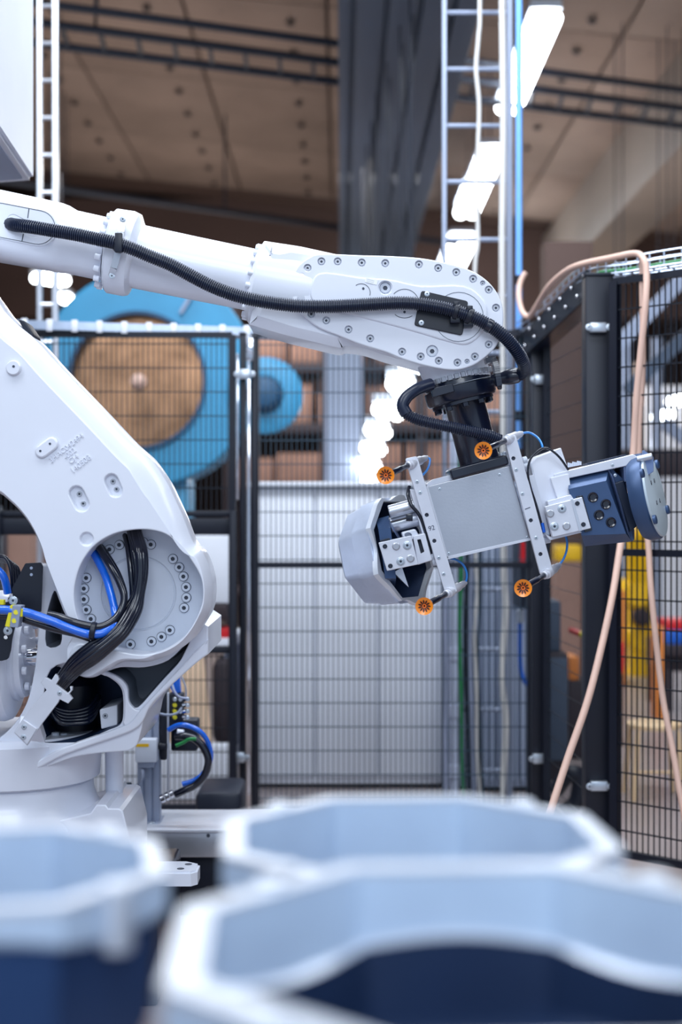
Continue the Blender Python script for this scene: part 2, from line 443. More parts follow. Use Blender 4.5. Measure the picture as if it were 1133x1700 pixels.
# ceiling lamps
def lamp(px, py, Y, L, wd, label, group=None, yaw=0.0, emit='lamp_glow'):
    c = Q(px, py, Y)
    t = thing('ceiling_lamp', label, 'lamp', c, group)
    d = Vector((math.sin(yaw), math.cos(yaw), 0)); s = Vector((d.y, -d.x, 0))
    bm = NB(); bar(bm, c-d*L/2+Vector((0, 0, wd*.45)), c+d*L/2+Vector((0, 0, wd*.45)), wd, .06, Vector((0, 0, 1))); obj('lamp_housing', bm, 'lamp_body', t)
    for sg in (-1, 1):
        o_ = s*wd*.26*sg
        bm = NB(); cyl(bm, c-d*L/2+o_, c+d*L/2+o_, wd*.25, 12, .01); obj('lamp_tube', bm, emit, t)
    for f in (-.35, .35):
        p = c+d*L*f+Vector((0, 0, wd*.5)); bm = NB(); cyl(bm, p, (p.x, p.y, CZ-ROLL*p.x), .006, 6); obj('hanging_wire', bm, 'pipe_dark', t)
    return t
lamp(873, 112, 11.4, 2.3, .22, 'bright twin-tube ceiling lamp crossed by the blue pipe, topmost')
lamp(806, 282, 14.8, 1.4, .24, 'bright ceiling lamp seen between the ladder rails, upper half of the pair', yaw=0.0)
lamp(783, 333, 16.9, 1.4, .27, 'bright ceiling lamp seen between the ladder rails, lower half of the pair', yaw=0.0)
lamp(757, 428, 20.5, 2.4, .34, 'bright ceiling lamp just above the bolted wrist casting of the robot')
for x, y, Y, wd, lb in ((683, 603, 9.4, .15, 'lamp just under the robot wrist casting, top of the falling row'), (667, 642, 10.0, .17, 'lamp second from the top of the row falling behind the curved hose'),
                    (645, 684, 10.8, .19, 'lamp left of the curved hose in the falling row'), (628, 716, 11.6, .17, 'lamp at the middle of the falling row of lamps'),
                    (620, 745, 12.4, .17, 'lamp third from the bottom of the falling row'), (612, 772, 13.2, .18, 'lamp second from the bottom of the falling row'), (605, 797, 14.0, .19, 'lamp lowest of the falling row, above the white cabinet')):
    lamp(x, y, Y, .55, wd, 'distant ' + lb, yaw=.1)
lamp(84, 464, 14, .35, .16, 'bright lamp just under the left end of the robot arm', yaw=.7)
lamp(109, 496, 17, .3, .15, 'small bright lamp beside the upper left edge of the blue drum')
for x, y, Y, wd, lb in ((1101, 690, 13, .12, 'small bright lamp behind the right fence, left of the topmost one'), (1028, 738, 13, .11, 'small bright lamp behind the fence above the round plate'), (1128, 665, 13, .13, 'bright lamp behind the fence at the right edge')):
    lamp(x, y, Y, .5, wd, lb)

# ------------------------------------------------------------------ mesh fences
def fence_panel(a, b, z0, z1, label, mids=(), gaps=(), wm='wire_black', r=0.0017, pv=0.0217, ph=0.1, fr=0.03, bars=True):
    a, b = Vector((a[0], a[1], 0)), Vector((b[0], b[1], 0)); L = (b-a).length; d = (b-a)/L; nrm = Vector((d.y, -d.x, 0))
    t = thing('mesh_fence_panel', label, 'fence', (a+b)/2+Vector((0, 0, z0)), 'black mesh fence panels round the robot cell')
    bm = NB(); n = int(L/pv)
    zs = []; z = z0
    for g0, g1 in sorted(gaps): zs.append((z, g0)); z = g1
    zs.append((z, z1))
    for za, zb in zs:
        for i in range(1, n):
            p = a+d*(i*L/n)
            bar(bm, p+Vector((0, 0, za)), p+Vector((0, 0, zb)), r*2, r*2, nrm)
        k = math.ceil(za/ph+.01)
        while k*ph < zb-.01:
            zz = Vector((0, 0, k*ph))
            bar(bm, a+zz+nrm*r*2, b+zz+nrm*r*2, r*2.6, r*2.6, nrm); k += 1
    obj('wire_mesh', bm, wm, t, kind='stuff', fin=False)
    for s, e in ((a, a), (b, b)):
        bm = NB(); bar(bm, s+Vector((0, 0, z0)), s+Vector((0, 0, z1)), fr, fr, nrm); obj('frame_upright', bm, 'fence_black', t)
    for zz in [z0, z1]+list(mids):
        bm = NB(); bar(bm, a+Vector((0, 0, zz)), b+Vector((0, 0, zz)), fr*.8, fr*.8, nrm); obj('frame_rail', bm, 'fence_black', t)
    return t
def XY(px, Y): return ((px-CX)/F*Y, Y)
def zat(py, Y): return CAMZ-(py-CY)/F*Y
f1 = fence_panel(XY(-140, 6.0), XY(386, 6.03), zat(1339, 6.03), zat(556, 6.03), 'black mesh fence panel with an open window, behind the robot base', gaps=[(zat(1076, 6), zat(856, 6))])
for ya, yb, nm, dp in ((848, 858, 'window_rail', .05), (860, 888, 'window_board', .03), (1072, 1084, 'window_rail', .04)):
    bm = NB(); box(bm, *[Q(-140, 0, 6).x, Q(388, 0, 6.02).x], 5.97, 5.97+dp, zat(yb, 6), zat(ya, 6), .004); obj(nm, bm, 'fence_black', f1)
bm = NB(); box(bm, Q(383, 0, 6).x, Q(394, 0, 6).x, 5.94, 6.0, zat(1340, 6), zat(848, 6), .004); obj('window_jamb', bm, 'fence_black', f1)
bm = NB(); box(bm, Q(-6, 0, 6).x, Q(5, 0, 6).x, 5.94, 6.0, zat(1340, 6), zat(840, 6), .004); obj('window_jamb', bm, 'fence_black', f1)
fence_panel(XY(424, 6.06), XY(882, 6.06), zat(1345, 6.06), zat(553, 6.06), 'wide black mesh fence panel in front of the white cabinet', mids=[zat(938, 6.06)], wm='wire_teal')
fence_panel(XY(908, 5.9), XY(976, 5.16), .10, 2.08, 'black mesh fence panel seen at a sharp angle between two posts', mids=[], r=.0008, pv=.028)
fence_panel(XY(1022, 5.02), XY(1330, 4.55), .12, 2.10, 'black mesh fence panel at the right in front of the yellow machine', mids=[zat(917, 5.0)], r=.0019)
def fence_post(px0, px1, Y, z1, label, clamps=(), dep=.06, strips=False):
    x0, x1 = Q(px0, 0, Y).x, Q(px1, 0, Y).x
    t = thing('fence_post', label, 'post', ((x0+x1)/2, Y, 0))
    bm = NB(); box(bm, x0, x1, Y, Y+dep, 0.01, z1, .006); obj('upright', bm, 'fence_black', t)
    bm = NB(); box(bm, x0-.03, x1+.03, Y-.03, Y+dep+.03, 0, .012, .003); obj('foot_plate', bm, 'fence_black', t)
    bm = NB(); box(bm, x0-.002, x1+.002, Y-.002, Y+dep+.002, z1, z1+.012, .003); obj('post_cap', bm, 'black_rubber', t)
    for cy, c0, c1 in clamps:
        bm = NB(); box(bm, Q(c0, 0, Y).x, Q(c1, 0, Y).x, Y-.03, Y-.004, zat(cy+8, Y), zat(cy-8, Y), .004)
        cl = obj('clamp', bm, 'zinc', t, label='bright zinc clamp')
        for px_ in (c0-2, c1+4):
            p = Q(px_, cy, Y, Y-.03); inst('clamp_bolt', M_WASHBOLT, p, cl, scale=.008)
    return t
pl = fence_post(398, 408, 6.0, zat(556, 6.0), 'dark post with added highlight strips between the two rear fence panels, left one', [(622, 396, 416), (1256, 389, 407)])
for a_, b_, ya, yb in ((393, 397, 588, 830), (409, 421, 560, 600), (411, 416, 600, 1318)):
    bm = NB(); box(bm, Q(a_, 0, 5.99).x, Q(b_, 0, 5.99).x, 5.975, 5.99, zat(yb, 6), zat(ya, 6), .002); obj('highlight_strip', bm, 'chrome', pl, label='bright strip standing in for a highlight')  # chrome strips added to stand for reflections on the dark post
fence_post(416.5, 427, 6.02, zat(560, 6.0), 'slim dark post beside the post with highlight strips')
fence_post(884, 909, 5.93, zat(566, 5.93), 'dark fence post behind the gripper with a zinc clamp', [(631, 887, 903), (1258, 884, 902)])
fence_post(973, 1020, 5.06, zat(458, 5.06), 'thick black corner post of the fence, behind the gripper head', [(545, 978, 1006), (1303, 979, 1008)], .09)
# trays on top of the fence
t = thing('cable_tray', 'pale metal cable tray on the left fence panel, under the robot arm', 'cable tray', Q(230, 545, 6.0))
a, b = Q(20, 538, 5.95), Q(470, 552, 6.1)
bm = NB(); bar(bm, a, b, .008, .035, Vector((0, 0, 1))); obj('tray_side', bm, 'tray_zinc', t)
bm = NB(); bar(bm, a+Vector((0, .12, 0)), b+Vector((0, .12, 0)), .008, .035, Vector((0, 0, 1))); obj('tray_side', bm, 'tray_zinc', t)
bm = NB(); bar(bm, a+Vector((0, .06, -.016)), b+Vector((0, .06, -.016)), .12, .006, Vector((0, 0, 1))); obj('tray_floor', bm, 'tray_zinc', t)
for k in range(11):
    p = a.lerp(b, (k+.5)/11); bm = NB(); box(bm, p.x-.012, p.x+.012, p.y-.012, p.y, p.z-.026, p.z+.024, .002); obj('tray_clip', bm, 'cabinet_white', t)
t = thing('wire_basket_tray', 'wire basket cable tray running over the right corner of the fence', 'cable tray', Q(985, 450, 5.15))
path = spline3(pp([(858, 556, 6.1), (905, 520, 5.75), (945, 482, 5.4), (980, 459, 5.15), (1040, 451, 5.02), (1133, 436, 4.9), (1320, 410, 4.65)]), 8)
def shift(path, dz, dn):
    o = []
    for i, p in enumerate(path):
        tt = (path[min(i+1, len(path)-1)]-path[max(0, i-1)]).normalized(); n = Vector((-tt.y, tt.x, 0)).normalized()
        o.append(p+n*dn+Vector((0, 0, dz)))
    return o
for dz, dn in ((0, 0), (.05, 0), (0, .05), (0, .10), (.05, .10), (.025, 0)):
    bm = NB(); tube(bm, shift(path, dz, dn), .003, 6); obj('tray_wire', bm, 'tray_zinc', t)
for i in range(0, len(path)-1, 2):
    q = [shift(path, dz, dn)[i] for dz, dn in ((.05, 0), (0, 0), (0, .1), (.05, .1))]
    bm = NB(); tube(bm, q, .003, 6); obj('tray_hoop', bm, 'tray_zinc', t)
bm = NB(); tube(bm, shift(path, .012, .03)[10:], .007, 8); tag(obj('green_cable', bm, 'green_cable'), 'green cable lying in the wire basket tray', 'cable')
t = thing('black_cable_channel', 'black sloping channel dotted with bright screws above the angled fence', 'cable tray', Q(930, 510, 5.5))
a, b = Q(872, 570, 6.0), Q(978, 470, 5.16)
bm = NB(); bar(bm, a, b, .012, .10, Vector((0, 0, 1))); obj('channel_side', bm, 'fence_black', t)
bm = NB(); bar(bm, a+Vector((.03, .05, -.05)), b+Vector((.03, .05, -.05)), .08, .01, Vector((0, 0, 1))); obj('channel_floor', bm, 'black_paint', t)
for k in range(12):
    p = a.lerp(b, (k+.6)/12)+Vector((-.012, -.008, .03 if k % 2 else -.02)); bm = NB(); bmesh.ops.create_icosphere(bm, subdivisions=2, radius=.008, matrix=Matrix.Translation(p)); obj('screw_head', bm, 'chrome', t)
# beige hoses
bm = NB(); tube(bm, spline3(pp([(873, 452, 5.95), (864, 470, 5.95), (862, 494, 5.93), (868, 518, 5.9), (879, 526, 5.85), (890, 511, 5.75), (911, 477, 5.55), (938, 452, 5.35), (966, 439, 5.15), (1017, 428, 5.0), (1055, 421, 4.93), (1069, 430, 4.88), (1074, 455, 4.86), (1072, 507, 4.84), (1063, 600, 4.84), (1057, 667, 4.84), (1052, 753, 4.84), (1043, 835, 4.8), (1031, 904, 4.75), (1014, 1007, 4.65), (980, 1150, 4.5), (943, 1259, 4.4), (915, 1345, 4.3), (885, 1440, 4.2)]), 8), .0115, 12)
tag(obj('beige_hose', bm, 'beige_hose'), 'long beige hose over the tray and down the corner post, running lower left', 'hose')
bm = NB(); tube(bm, spline3(pp([(1066, 432, 4.95), (1068, 600, 4.95), (1062, 740, 4.95), (1068, 820, 4.93), (1077, 904, 4.9), (1083, 996, 4.85), (1100, 1150, 4.8), (1117, 1242, 4.75), (1133, 1335, 4.7), (1150, 1420, 4.65)]), 8), .0105, 12)
tag(obj('beige_hose', bm, 'beige_hose'), 'beige hose hanging in front of the right fence panel, running lower right', 'hose')

# ------------------------------------------------------------------ ladders, pipes and cables
def ladder(px0, px1, Y, z1, label, rungs, rm='steel_light', w0=.016, w1=.016):
    x0, x1 = Q(px0, 0, Y).x, Q(px1, 0, Y).x
    t = thing('cable_ladder', label, 'ladder', ((x0+x1)/2, Y, 0))
    for x, w_ in ((x0, w0), (x1, w1)):
        bm = NB(); box(bm, x-w_/2, x+w_/2, Y-.02, Y+.02, 0, z1, .003); obj('rail', bm, rm, t)
    for z in rungs:
        bm = NB(); cyl(bm, (x0, Y, z), (x1, Y, z), .0105, 8); obj('rung', bm, rm, t)
    return t
ladder(738, 846, 6.35, 5.6, 'tall pale metal cable ladder standing behind the fence', [zat(y, 6.35) for y in (-165, -72, 21, 115, 209, 302, 398, 491, 586, 684, 782, 880, 979, 1078, 1178, 1279, 1360)], w0=.019, w1=.024)
ladder(66, 92, 7.0, 5.7, 'narrow metal cable ladder rising behind the left end of the robot arm', [zat(y, 7.0) for y in range(-300, 1300, 62)], 'alu', .022, .026)
def cable(name, pts, r, m, label, cat='cable', sides=10):
    bm = NB(); tube(bm, spline3(pp(pts), 8), r, sides); return tag(obj(name, bm, m), label, cat)
cable('white_cable', [(838, -320, 6.28), (834, -60, 6.28), (836, 200, 6.28), (834, 420, 6.28), (836, 700, 6.28), (837, 940, 6.28), (840, 1010, 6.28), (834, 1120, 6.28), (840, 1200, 6.28), (835, 1320, 6.28), (836, 1345, 6.28)], .014, 'cream_cable', 'thick white cable down the right rail of the tall ladder')
cable('cream_cable', [(792, -320, 6.3), (797, 0, 6.3), (795, 60, 6.3), (791, 115, 6.3), (796, 180, 6.3), (792, 300, 6.3), (794, 400, 6.3), (789, 450, 6.3), (792, 600, 6.3), (788, 760, 6.3), (790, 920, 6.3), (793, 980, 6.3), (788, 1060, 6.3), (792, 1150, 6.3), (793, 1250, 6.3), (799, 1345, 6.3)], .009, 'cream_cable', 'thin wavy cream cable down the middle of the tall ladder')
cable('dark_cable', [(797, 800, 6.32), (798, 1000, 6.32), (793, 1080, 6.32), (797, 1180, 6.32), (799, 1260, 6.32), (803, 1345, 6.32)], .006, 'wire_teal', 'thin dark cable beside the wavy cream cable')
cable('green_cable', [(766, 620, 6.32), (765, 800, 6.32), (766, 950, 6.32), (764, 1050, 6.32), (767, 1180, 6.32), (768, 1260, 6.32), (771, 1345, 6.32)], .008, 'green_cable', 'green cable running down the tall ladder')
cable('black_cable', [(775, 820, 6.33), (776, 950, 6.33), (773, 1060, 6.33), (775, 1150, 6.33), (778, 1250, 6.33), (780, 1345, 6.33)], .011, 'wire_black', 'black cable just right of the green cable')
cable('grey_cable', [(782, 800, 6.34), (783, 930, 6.34), (779, 1020, 6.34), (781, 1120, 6.34), (785, 1200, 6.34), (787, 1345, 6.34)], .012, 'grey_cable', 'lilac grey cable right of the black cable')
cable('grey_cable', [(742, 800, 6.28), (743, 970, 6.28), (740, 1030, 6.28), (744, 1120, 6.28), (740, 1230, 6.28), (744, 1345, 6.28)], .009, 'grey_cable', 'thin lilac grey cable on the left rail of the tall ladder')
t = thing('plastic_pipe', 'pale plastic pipe with sleeve joints left of the green cable', 'pipe', (Q(755, 0, 6.34).x, 6.34, 0))
bm = NB(); x = Q(755, 0, 6.34).x; cyl(bm, (x, 6.34, 0), (x, 6.34, zat(600, 6.34)), .021, 14); obj('pipe_run', bm, 'clear_pipe', t)
for y in (1085, 1180, 1280, 700):
    bm = NB(); z = zat(y, 6.34); cyl(bm, (x, 6.34, z-.03), (x, 6.34, z+.03), .027, 14, .004); obj('sleeve', bm, 'clear_pipe', t)
t = thing('blue_drop_pipe', 'bright blue air pipe dropping from the ceiling beside the ladder', 'pipe', (Q(862, 0, 6.1).x, 6.1, 3))
x = Q(862, 0, 6.1).x
bm = NB(); cyl(bm, (x, 6.1, zat(745, 6.1)), (x, 6.1, 5.7), .0145, 12); obj('pipe_run', bm, 'blue_pipe', t)
for y, h in ((690, .02), (560, .035), (465, .02)):
    bm = NB(); z = zat(y, 6.1); cyl(bm, (x, 6.1, z-h), (x, 6.1, z+h), .019, 12, .003); obj('coupling', bm, 'black_rubber', t)
t = thing('air_valve', 'black air valve with red handle and hose on the wall behind the fence', 'valve', Q(868, 960, 6.4))
bm = NB(); box(bm, Q(862, 0, 6.4).x, Q(876, 0, 6.4).x, 6.34, 6.70, zat(1010, 6.4), zat(890, 6.4), .008); obj('valve_body', bm, 'black_rubber', t)
bm = NB(); cyl(bm, Q(868, 900, 6.33), Q(868, 938, 6.33), .012, 10, .003, r2=.016); obj('red_handle', bm, 'red_paint', t, label='red lever handle')
bm = NB(); cyl(bm, Q(864, 1012, 6.4), Q(864, 1034, 6.4), .016, 12, .003); obj('hose_tail', bm, 'zinc', t)
bm = NB(); tube(bm, spline3(pp([(864, 1034, 6.4), (864, 1090, 6.4), (867, 1120, 6.4), (876, 1136, 6.4), (890, 1140, 6.42)]), 8), .010, 10); obj('blue_tail_hose', bm, 'blue_paint', t)

# ------------------------------------------------------------------ machines and goods behind the fence
def bbox(name, px0, px1, py0, py1, Y, dep, m, label, cat, bev=.01, group=None, z0=None):
    bm = NB(); box(bm, Q(px0, 0, Y).x, Q(px1, 0, Y).x, Y, Y+dep, zat(py1, Y) if z0 is None else z0, zat(py0, Y), bev)
    return tag(obj(name, bm, m), label, cat, group)
# white cabinet
Yc = 6.78
t = thing('white_cabinet', 'large white cabinet wall behind the wide fence panel', 'cabinet', Q(580, 1200, Yc))
x0, x1 = Q(418, 0, Yc).x, Q(734, 0, Yc).x
bm = NB(); box(bm, x0, x1, Yc+.02, Yc+1.2, .02, zat(808, Yc), .01); obj('body', bm, 'cabinet_white', t)
for k in range(3):
    xa = x0+(x1-x0)*k/3; bm = NB(); box(bm, xa+.004, xa+(x1-x0)/3-.004, Yc, Yc+.02, .06, zat(812, Yc), .003); obj('panel', bm, 'cabinet_white', t)
bm = NB(); box(bm, x0-.02, x1+.02, Yc-.03, Yc+1.22, zat(808, Yc), zat(800, Yc), .006); obj('top_board', bm, 'cabinet_white', t)
t = thing('ribbed_cabinet', 'grey-blue ribbed metal wall panel behind the tall ladder', 'cabinet', Q(810, 1200, 6.7))
x0, x1 = Q(737, 0, 6.7).x, Q(900, 0, 6.7).x
bm = NB(); box(bm, x0, x1, 6.72, 7.3, 0.02, zat(800, 6.7), .01); obj('body', bm, 'panel_grey', t)
for k in range(13):
    xa = x0+(x1-x0)*(k+.5)/13; bm = NB(); box(bm, xa-.011, xa+.011, 6.70, 6.72, 0.05, zat(806, 6.7), .003); obj('rib', bm, 'panel_grey', t)
# blue drum machine
Yd = 9.0; cen = Q(243, 626, Yd); r_ = 181/F*Yd; cd = Q(228, 632, Yd); rd = 112/F*Yd
t = thing('blue_drum_machine', 'large blue round drum machine with a brass-coloured disc behind the left fence', 'machine', (cen.x, Yd+.2, 0))
bm = NB(); oc = circ(243, 626, 181, 64); plate(bm, oc, Yd, .5, 4, [dict(poly=circ(228, 632, 113, 48), depth=.12, b=2, mi=1)]); obj('drum_ring', bm, ['wheel_blue', 'wheel_blue_dark'], t)
bm = NB(); cc = circ(228, 632, 111, 48); plate(bm, cc, Yd+.07, .04, 1.5); obj('brass_disc', bm, 'brass_disc', t, label='dull brass disc')
bm = NB(); lathe(bm, Q(228, 632, Yd, Yd+.07), (0, -1, 0), [(0, .05), (.03, .05), (.04, .03), (.09, .03), (.095, .02)], 20); obj('hub', bm, 'beige_hose', t)
bm = NB()
n_ = 48
ring_o = [bm.verts.new(Q(228+116*math.cos(2*PI*i/n_), 632+116*math.sin(2*PI*i/n_), Yd, Yd-.03)) for i in range(n_)]
ring_i = [bm.verts.new(Q(228+110*math.cos(2*PI*i/n_), 632+110*math.sin(2*PI*i/n_), Yd, Yd-.03)) for i in range(n_)]
ring_o2 = [bm.verts.new(v.co+Vector((0, .05, 0))) for v in ring_o]; ring_i2 = [bm.verts.new(v.co+Vector((0, .05, 0))) for v in ring_i]
for A_, B_ in ((ring_o, ring_i), (ring_o, ring_o2), (ring_i, ring_i2), (ring_o2, ring_i2)): bridge(bm, A_, B_)
obj('dark_seal', bm, 'wheel_blue_dark', t, label='dark rim seal')
pc = Q(437, 652, Yd-.2)
bm = NB(); lathe(bm, pc+Vector((0, .3, 0)), (0, -1, 0), [(0, .2), (.02, .238), (.12, .238), (.14, .2), (.14, .12), (.10, .11)], 40); obj('pulley', bm, 'wheel_blue', t)
bm = NB(); lathe(bm, pc+Vector((0, .2, 0)), (0, -1, 0), [(0, .11), (.06, .11), (.08, .08), (.18, .08), (.19, .05)], 20); obj('pulley_hub', bm, 'wheel_blue_dark', t)
bm = NB(); bar(bm, Q(437, 652, Yd+.3), Q(300, 640, Yd+.5), .3, .2); obj('pulley_arm', bm, 'wheel_blue_dark', t)
bm = NB(); box(bm, cen.x-.3, cen.x+.25, Yd+.1, Yd+.5, 0, cen.z-.5, .02); obj('pedestal', bm, 'wheel_blue', t)
bm = NB(); bar(bm, Q(300, 520, Yd-.02), Q(330, 470, Yd-.02), .02, .03); obj('stay_bar', bm, 'steel_light', t)
# pillar and storage rack far behind
bbox('concrete_pillar', 540, 602, 450, 1100, 13.0, .6, 'panel_grey', 'purplish grey concrete pillar behind the white cabinet', 'pillar', z0=0)
t = thing('storage_rack', 'tall dark storage rack loaded with boxes far behind the white cabinet', 'rack', Q(590, 900, 15.5))
xa, xb = Q(380, 0, 15.5).x, Q(860, 0, 15.5).x
for k in range(4):
    x = xa+(xb-xa)*k/3
    for y in (15.5, 16.4): bm = NB(); box(bm, x-.05, x+.05, y, y+.08, 0, 3.6, .004); obj('upright', bm, 'shelf_dark', t)
lv = [.5, 1.55, 2.25, 2.9]
for z in lv:
    bm = NB(); box(bm, xa, xb, 15.45, 16.5, z-.1, z, .004); obj('shelf', bm, 'shelf_dark', t)
for z in lv[1:]:
    x = xa+.08
    while x < xb-.3:
        w_ = random.uniform(.3, .62); h = random.uniform(.3, .52)
        bm = NB(); box(bm, x, x+w_, 15.5+random.uniform(0, .1), 16.2, z, z+h, .008)
        tag(obj('cardboard_box', bm, 'cardboard'), 'brown cardboard box on the far storage rack', 'box', 'boxes on the far storage rack'); x += w_+random.uniform(.03, .12)
# behind the window of the left fence
bbox('white_sheet', 312, 384, 889, 1002, 6.9, .03, 'cabinet_white', 'flat white sheet behind the fence window', 'sheet')
bbox('dark_crate', 330, 378, 1002, 1030, 6.9, .3, 'shelf_dark', 'dark crate under the white sheet', 'crate')
t = thing('work_table', 'pale work table seen through the fence window', 'table', Q(350, 1100, 7.0, 7.2))
xa, xb = Q(250, 0, 7).x, Q(392, 0, 7).x
bm = NB(); box(bm, xa, xb, 6.9, 7.5, zat(1078, 6.9), zat(1060, 6.9), .005); obj('tabletop', bm, 'cabinet_white', t)
for x in (xa+.03, xb-.03):
    for y in (6.94, 7.46): bm = NB(); box(bm, x-.02, x+.02, y-.02, y+.02, 0, zat(1078, 6.9)); obj('leg', bm, 'steel_light', t)
bbox('red_box', 360, 381, 1042, 1060, 6.92, .15, 'red_paint', 'small red box on the pale work table', 'box')
bbox('white_carton', 322, 357, 1030, 1060, 6.95, .2, 'disc_paint', 'white carton on the pale work table', 'box')
bm = NB(); a, b = Q(332, 1238, 6.7), Q(318, 1096, 6.9); bar(bm, a, b, .12, .03); tag(obj('plywood_board', bm, 'plywood'), 'pale plywood board leaning behind the left fence', 'board')
bm = NB(); bar(bm, Q(300, 1236, 6.72), Q(300, 1130, 6.9), .1, .03); tag(obj('plywood_board', bm, 'plywood'), 'pale plywood board behind the valve block', 'board')
bbox('dark_bag', 352, 388, 1096, 1236, 6.8, .3, 'shelf_dark', 'dark bag standing behind the left fence', 'bag', .04)
bbox('low_white_barrier', 150, 392, 1238, 1330, 6.5, .1, 'cabinet_white', 'low white barrier along the floor behind the left fence', 'barrier')
bbox('brown_crate', 12, 50, 868, 930, 7.6, .4, 'cardboard', 'brown crate behind the robot at the left edge', 'crate', z0=.0)
bbox('dark_cupboard', -120, 62, 862, 1300, 8.2, .4, 'shelf_dark', 'dark cupboard behind the left fence at the photo edge', 'cupboard', z0=0)
bbox('dark_machine_block', 325, 400, 1315, 1385, 5.2, .3, 'black_rubber', 'low black machine block on the floor in front of the left fence', 'block', .02, z0=0)

# right background
t = thing('yellow_robot', 'yellow industrial robot standing behind the right fence', 'robot', (Q(1065, 0, 11.5).x, 11.5, 0))
def lb(nm, m, px0, px1, py0, py1, Y=11.5, dep=.35, bev=.03):
    bm = NB(); box(bm, Q(px0, 0, Y).x, Q(px1, 0, Y).x, Y, Y+dep, zat(py1, Y), zat(py0, Y), bev); return obj(nm, bm, m, t)
bm = NB(); cyl(bm, Q(1066, 1100, 11.6), (Q(1066, 0, 11.6).x, 11.6, 0), .1, 20, .01, r2=.15); obj('base', bm, 'yellow_paint', t)
bm = NB(); lathe(bm, Q(1066, 1060, 11.4), (0, 1, 0), [(0, .1), (.02, .12), (.3, .12), (.32, .1)], 24); obj('shoulder', bm, 'yellow_paint', t)
bm = NB(); bar(bm, Q(1063, 1130, 11.5), Q(1061, 985, 11.5), .17, .16); obj('lower_arm', bm, 'yellow_paint', t)
bm = NB(); lathe(bm, Q(1061, 985, 11.35), (0, 1, 0), [(0, .1), (.02, .12), (.3, .12), (.32, .1)], 24); obj('elbow', bm, 'yellow_paint', t)
bm = NB(); bar(bm, Q(1058, 985, 11.45), Q(1060, 885, 11.3), .15, .14); obj('upper_arm', bm, 'yellow_paint', t)
bm = NB(); lathe(bm, Q(1068, 1025, 11.3), (0, 1, 0), [(0, .05), (.02, .07), (.1, .07)], 16); obj('motor', bm, 'shelf_dark', t)
bm = NB(); cyl(bm, Q(1060, 885, 11.3), Q(1100, 870, 11.2), .06, 16, .01); obj('wrist', bm, 'yellow_paint', t)
bbox('orange_cabinet', 1021, 1040, 980, 1145, 10.8, .4, 'orange_paint', 'slim orange cabinet right of the corner post', 'cabinet', z0=0)
bbox('red_container', 1019, 1037, 1066, 1118, 8.0, .2, 'red_paint', 'red container against the corner post', 'container')
bbox('red_container_stand', 1020, 1036, 1118, 1300, 8.02, .16, 'shelf_dark', 'dark stand under the red container', 'stand', z0=0)
bbox('white_wall_panel', 1015, 1240, 640, 1080, 16, .2, 'cabinet_white', 'white wall panel far behind the yellow robot', 'panel', z0=0)
bbox('steel_column', 1030, 1050, 560, 1100, 12.5, .12, 'steel_light', 'pale steel column left of the yellow robot', 'column', z0=0)
bbox('steel_column', 1086, 1100, 560, 1100, 12.6, .12, 'steel_light', 'pale steel column behind the small bright lamp at the right', 'column', z0=0)
bbox('brown_column', 1058, 1072, 600, 900, 13.5, .2, 'beam_tan', 'brown column between the two pale steel columns', 'column', z0=0)
for a_, b_, lb_, m_ in (((1010, 590, 9.0), (1180, 415, 9.0), 'upper pale steel brace slanting behind the right fence', 'steel_light'), ((1040, 650, 9.6), (1180, 520, 9.6), 'lower dull steel brace slanting behind the right fence', 'beam_grey'), ((1100, 700, 10), (1190, 770, 10), 'short brace slanting down at the right edge', 'steel_light')):
    bm = NB(); bar(bm, Q(*a_), Q(*b_), .085, .06); tag(obj('steel_brace', bm, m_), lb_, 'brace')
bbox('dark_enclosure', 1018, 1300, 745, 790, 11.0, .4, 'shelf_dark', 'long dark duct behind the round plate of the gripper', 'duct')
t = thing('parts_bench', 'dark bench carrying blue and red bins behind the right fence', 'bench', Q(1140, 1120, 9.4))
xa, xb = Q(1105, 0, 9.4).x, Q(1260, 0, 9.4).x
bm = NB(); box(bm, xa, xb, 9.4, 10, zat(1070, 9.4)-.08, zat(1070, 9.4), .008); obj('bench_top', bm, 'shelf_dark', t)
bm = NB(); box(bm, xa, xb, 9.5, 10, .25, zat(1070, 9.4)-.08, .008); obj('cabinet', bm, 'shelf_dark', t)
for x in (xa+.03, xb-.03):
    for y in (9.45, 9.95): bm = NB(); box(bm, x-.025, x+.025, y-.025, y+.025, 0, .26); obj('leg', bm, 'shelf_dark', t)
bbox('blue_bin', 1108, 1150, 1046, 1070, 9.42, .3, 'blue_paint', 'blue bin on the dark bench', 'bin')
bbox('red_bin', 1109, 1152, 1030, 1046, 9.42, .3, 'red_paint', 'red bin lying on the blue bin', 'bin')
bbox('yellow_bin', 1092, 1104, 1040, 1140, 9.0, .2, 'orange_paint', 'narrow orange-yellow case left of the dark bench', 'case', z0=0)
# stool
Ys = 6.6; t = thing('wooden_stool', 'simple stool with a pale wooden seat behind the right fence', 'stool', (Q(1085, 0, Ys).x, Ys, 0))
bm = NB(); c = Q(1086, 1203, Ys); lathe(bm, c-Vector((0, 0, .015)), (0, 0, 1), [(0, .11), (.004, .125), (.022, .125), (.028, .115)], 32); obj('seat', bm, 'wood_seat', t)
for dx, dy in ((-.09, -.09), (.09, -.09), (.09, .09), (-.09, .09)):
    bm = NB(); cyl(bm, c+Vector((dx, dy, -.015)), (c.x+dx*1.25, Ys+dy*1.25, 0), .012, 10); obj('leg', bm, 'wood_seat', t)
bm = NB(); cyl(bm, c+Vector((-.1, -.1, -.2)), c+Vector((.1, -.1, -.2)), .007, 8); obj('stretcher', bm, 'wood_seat', t)
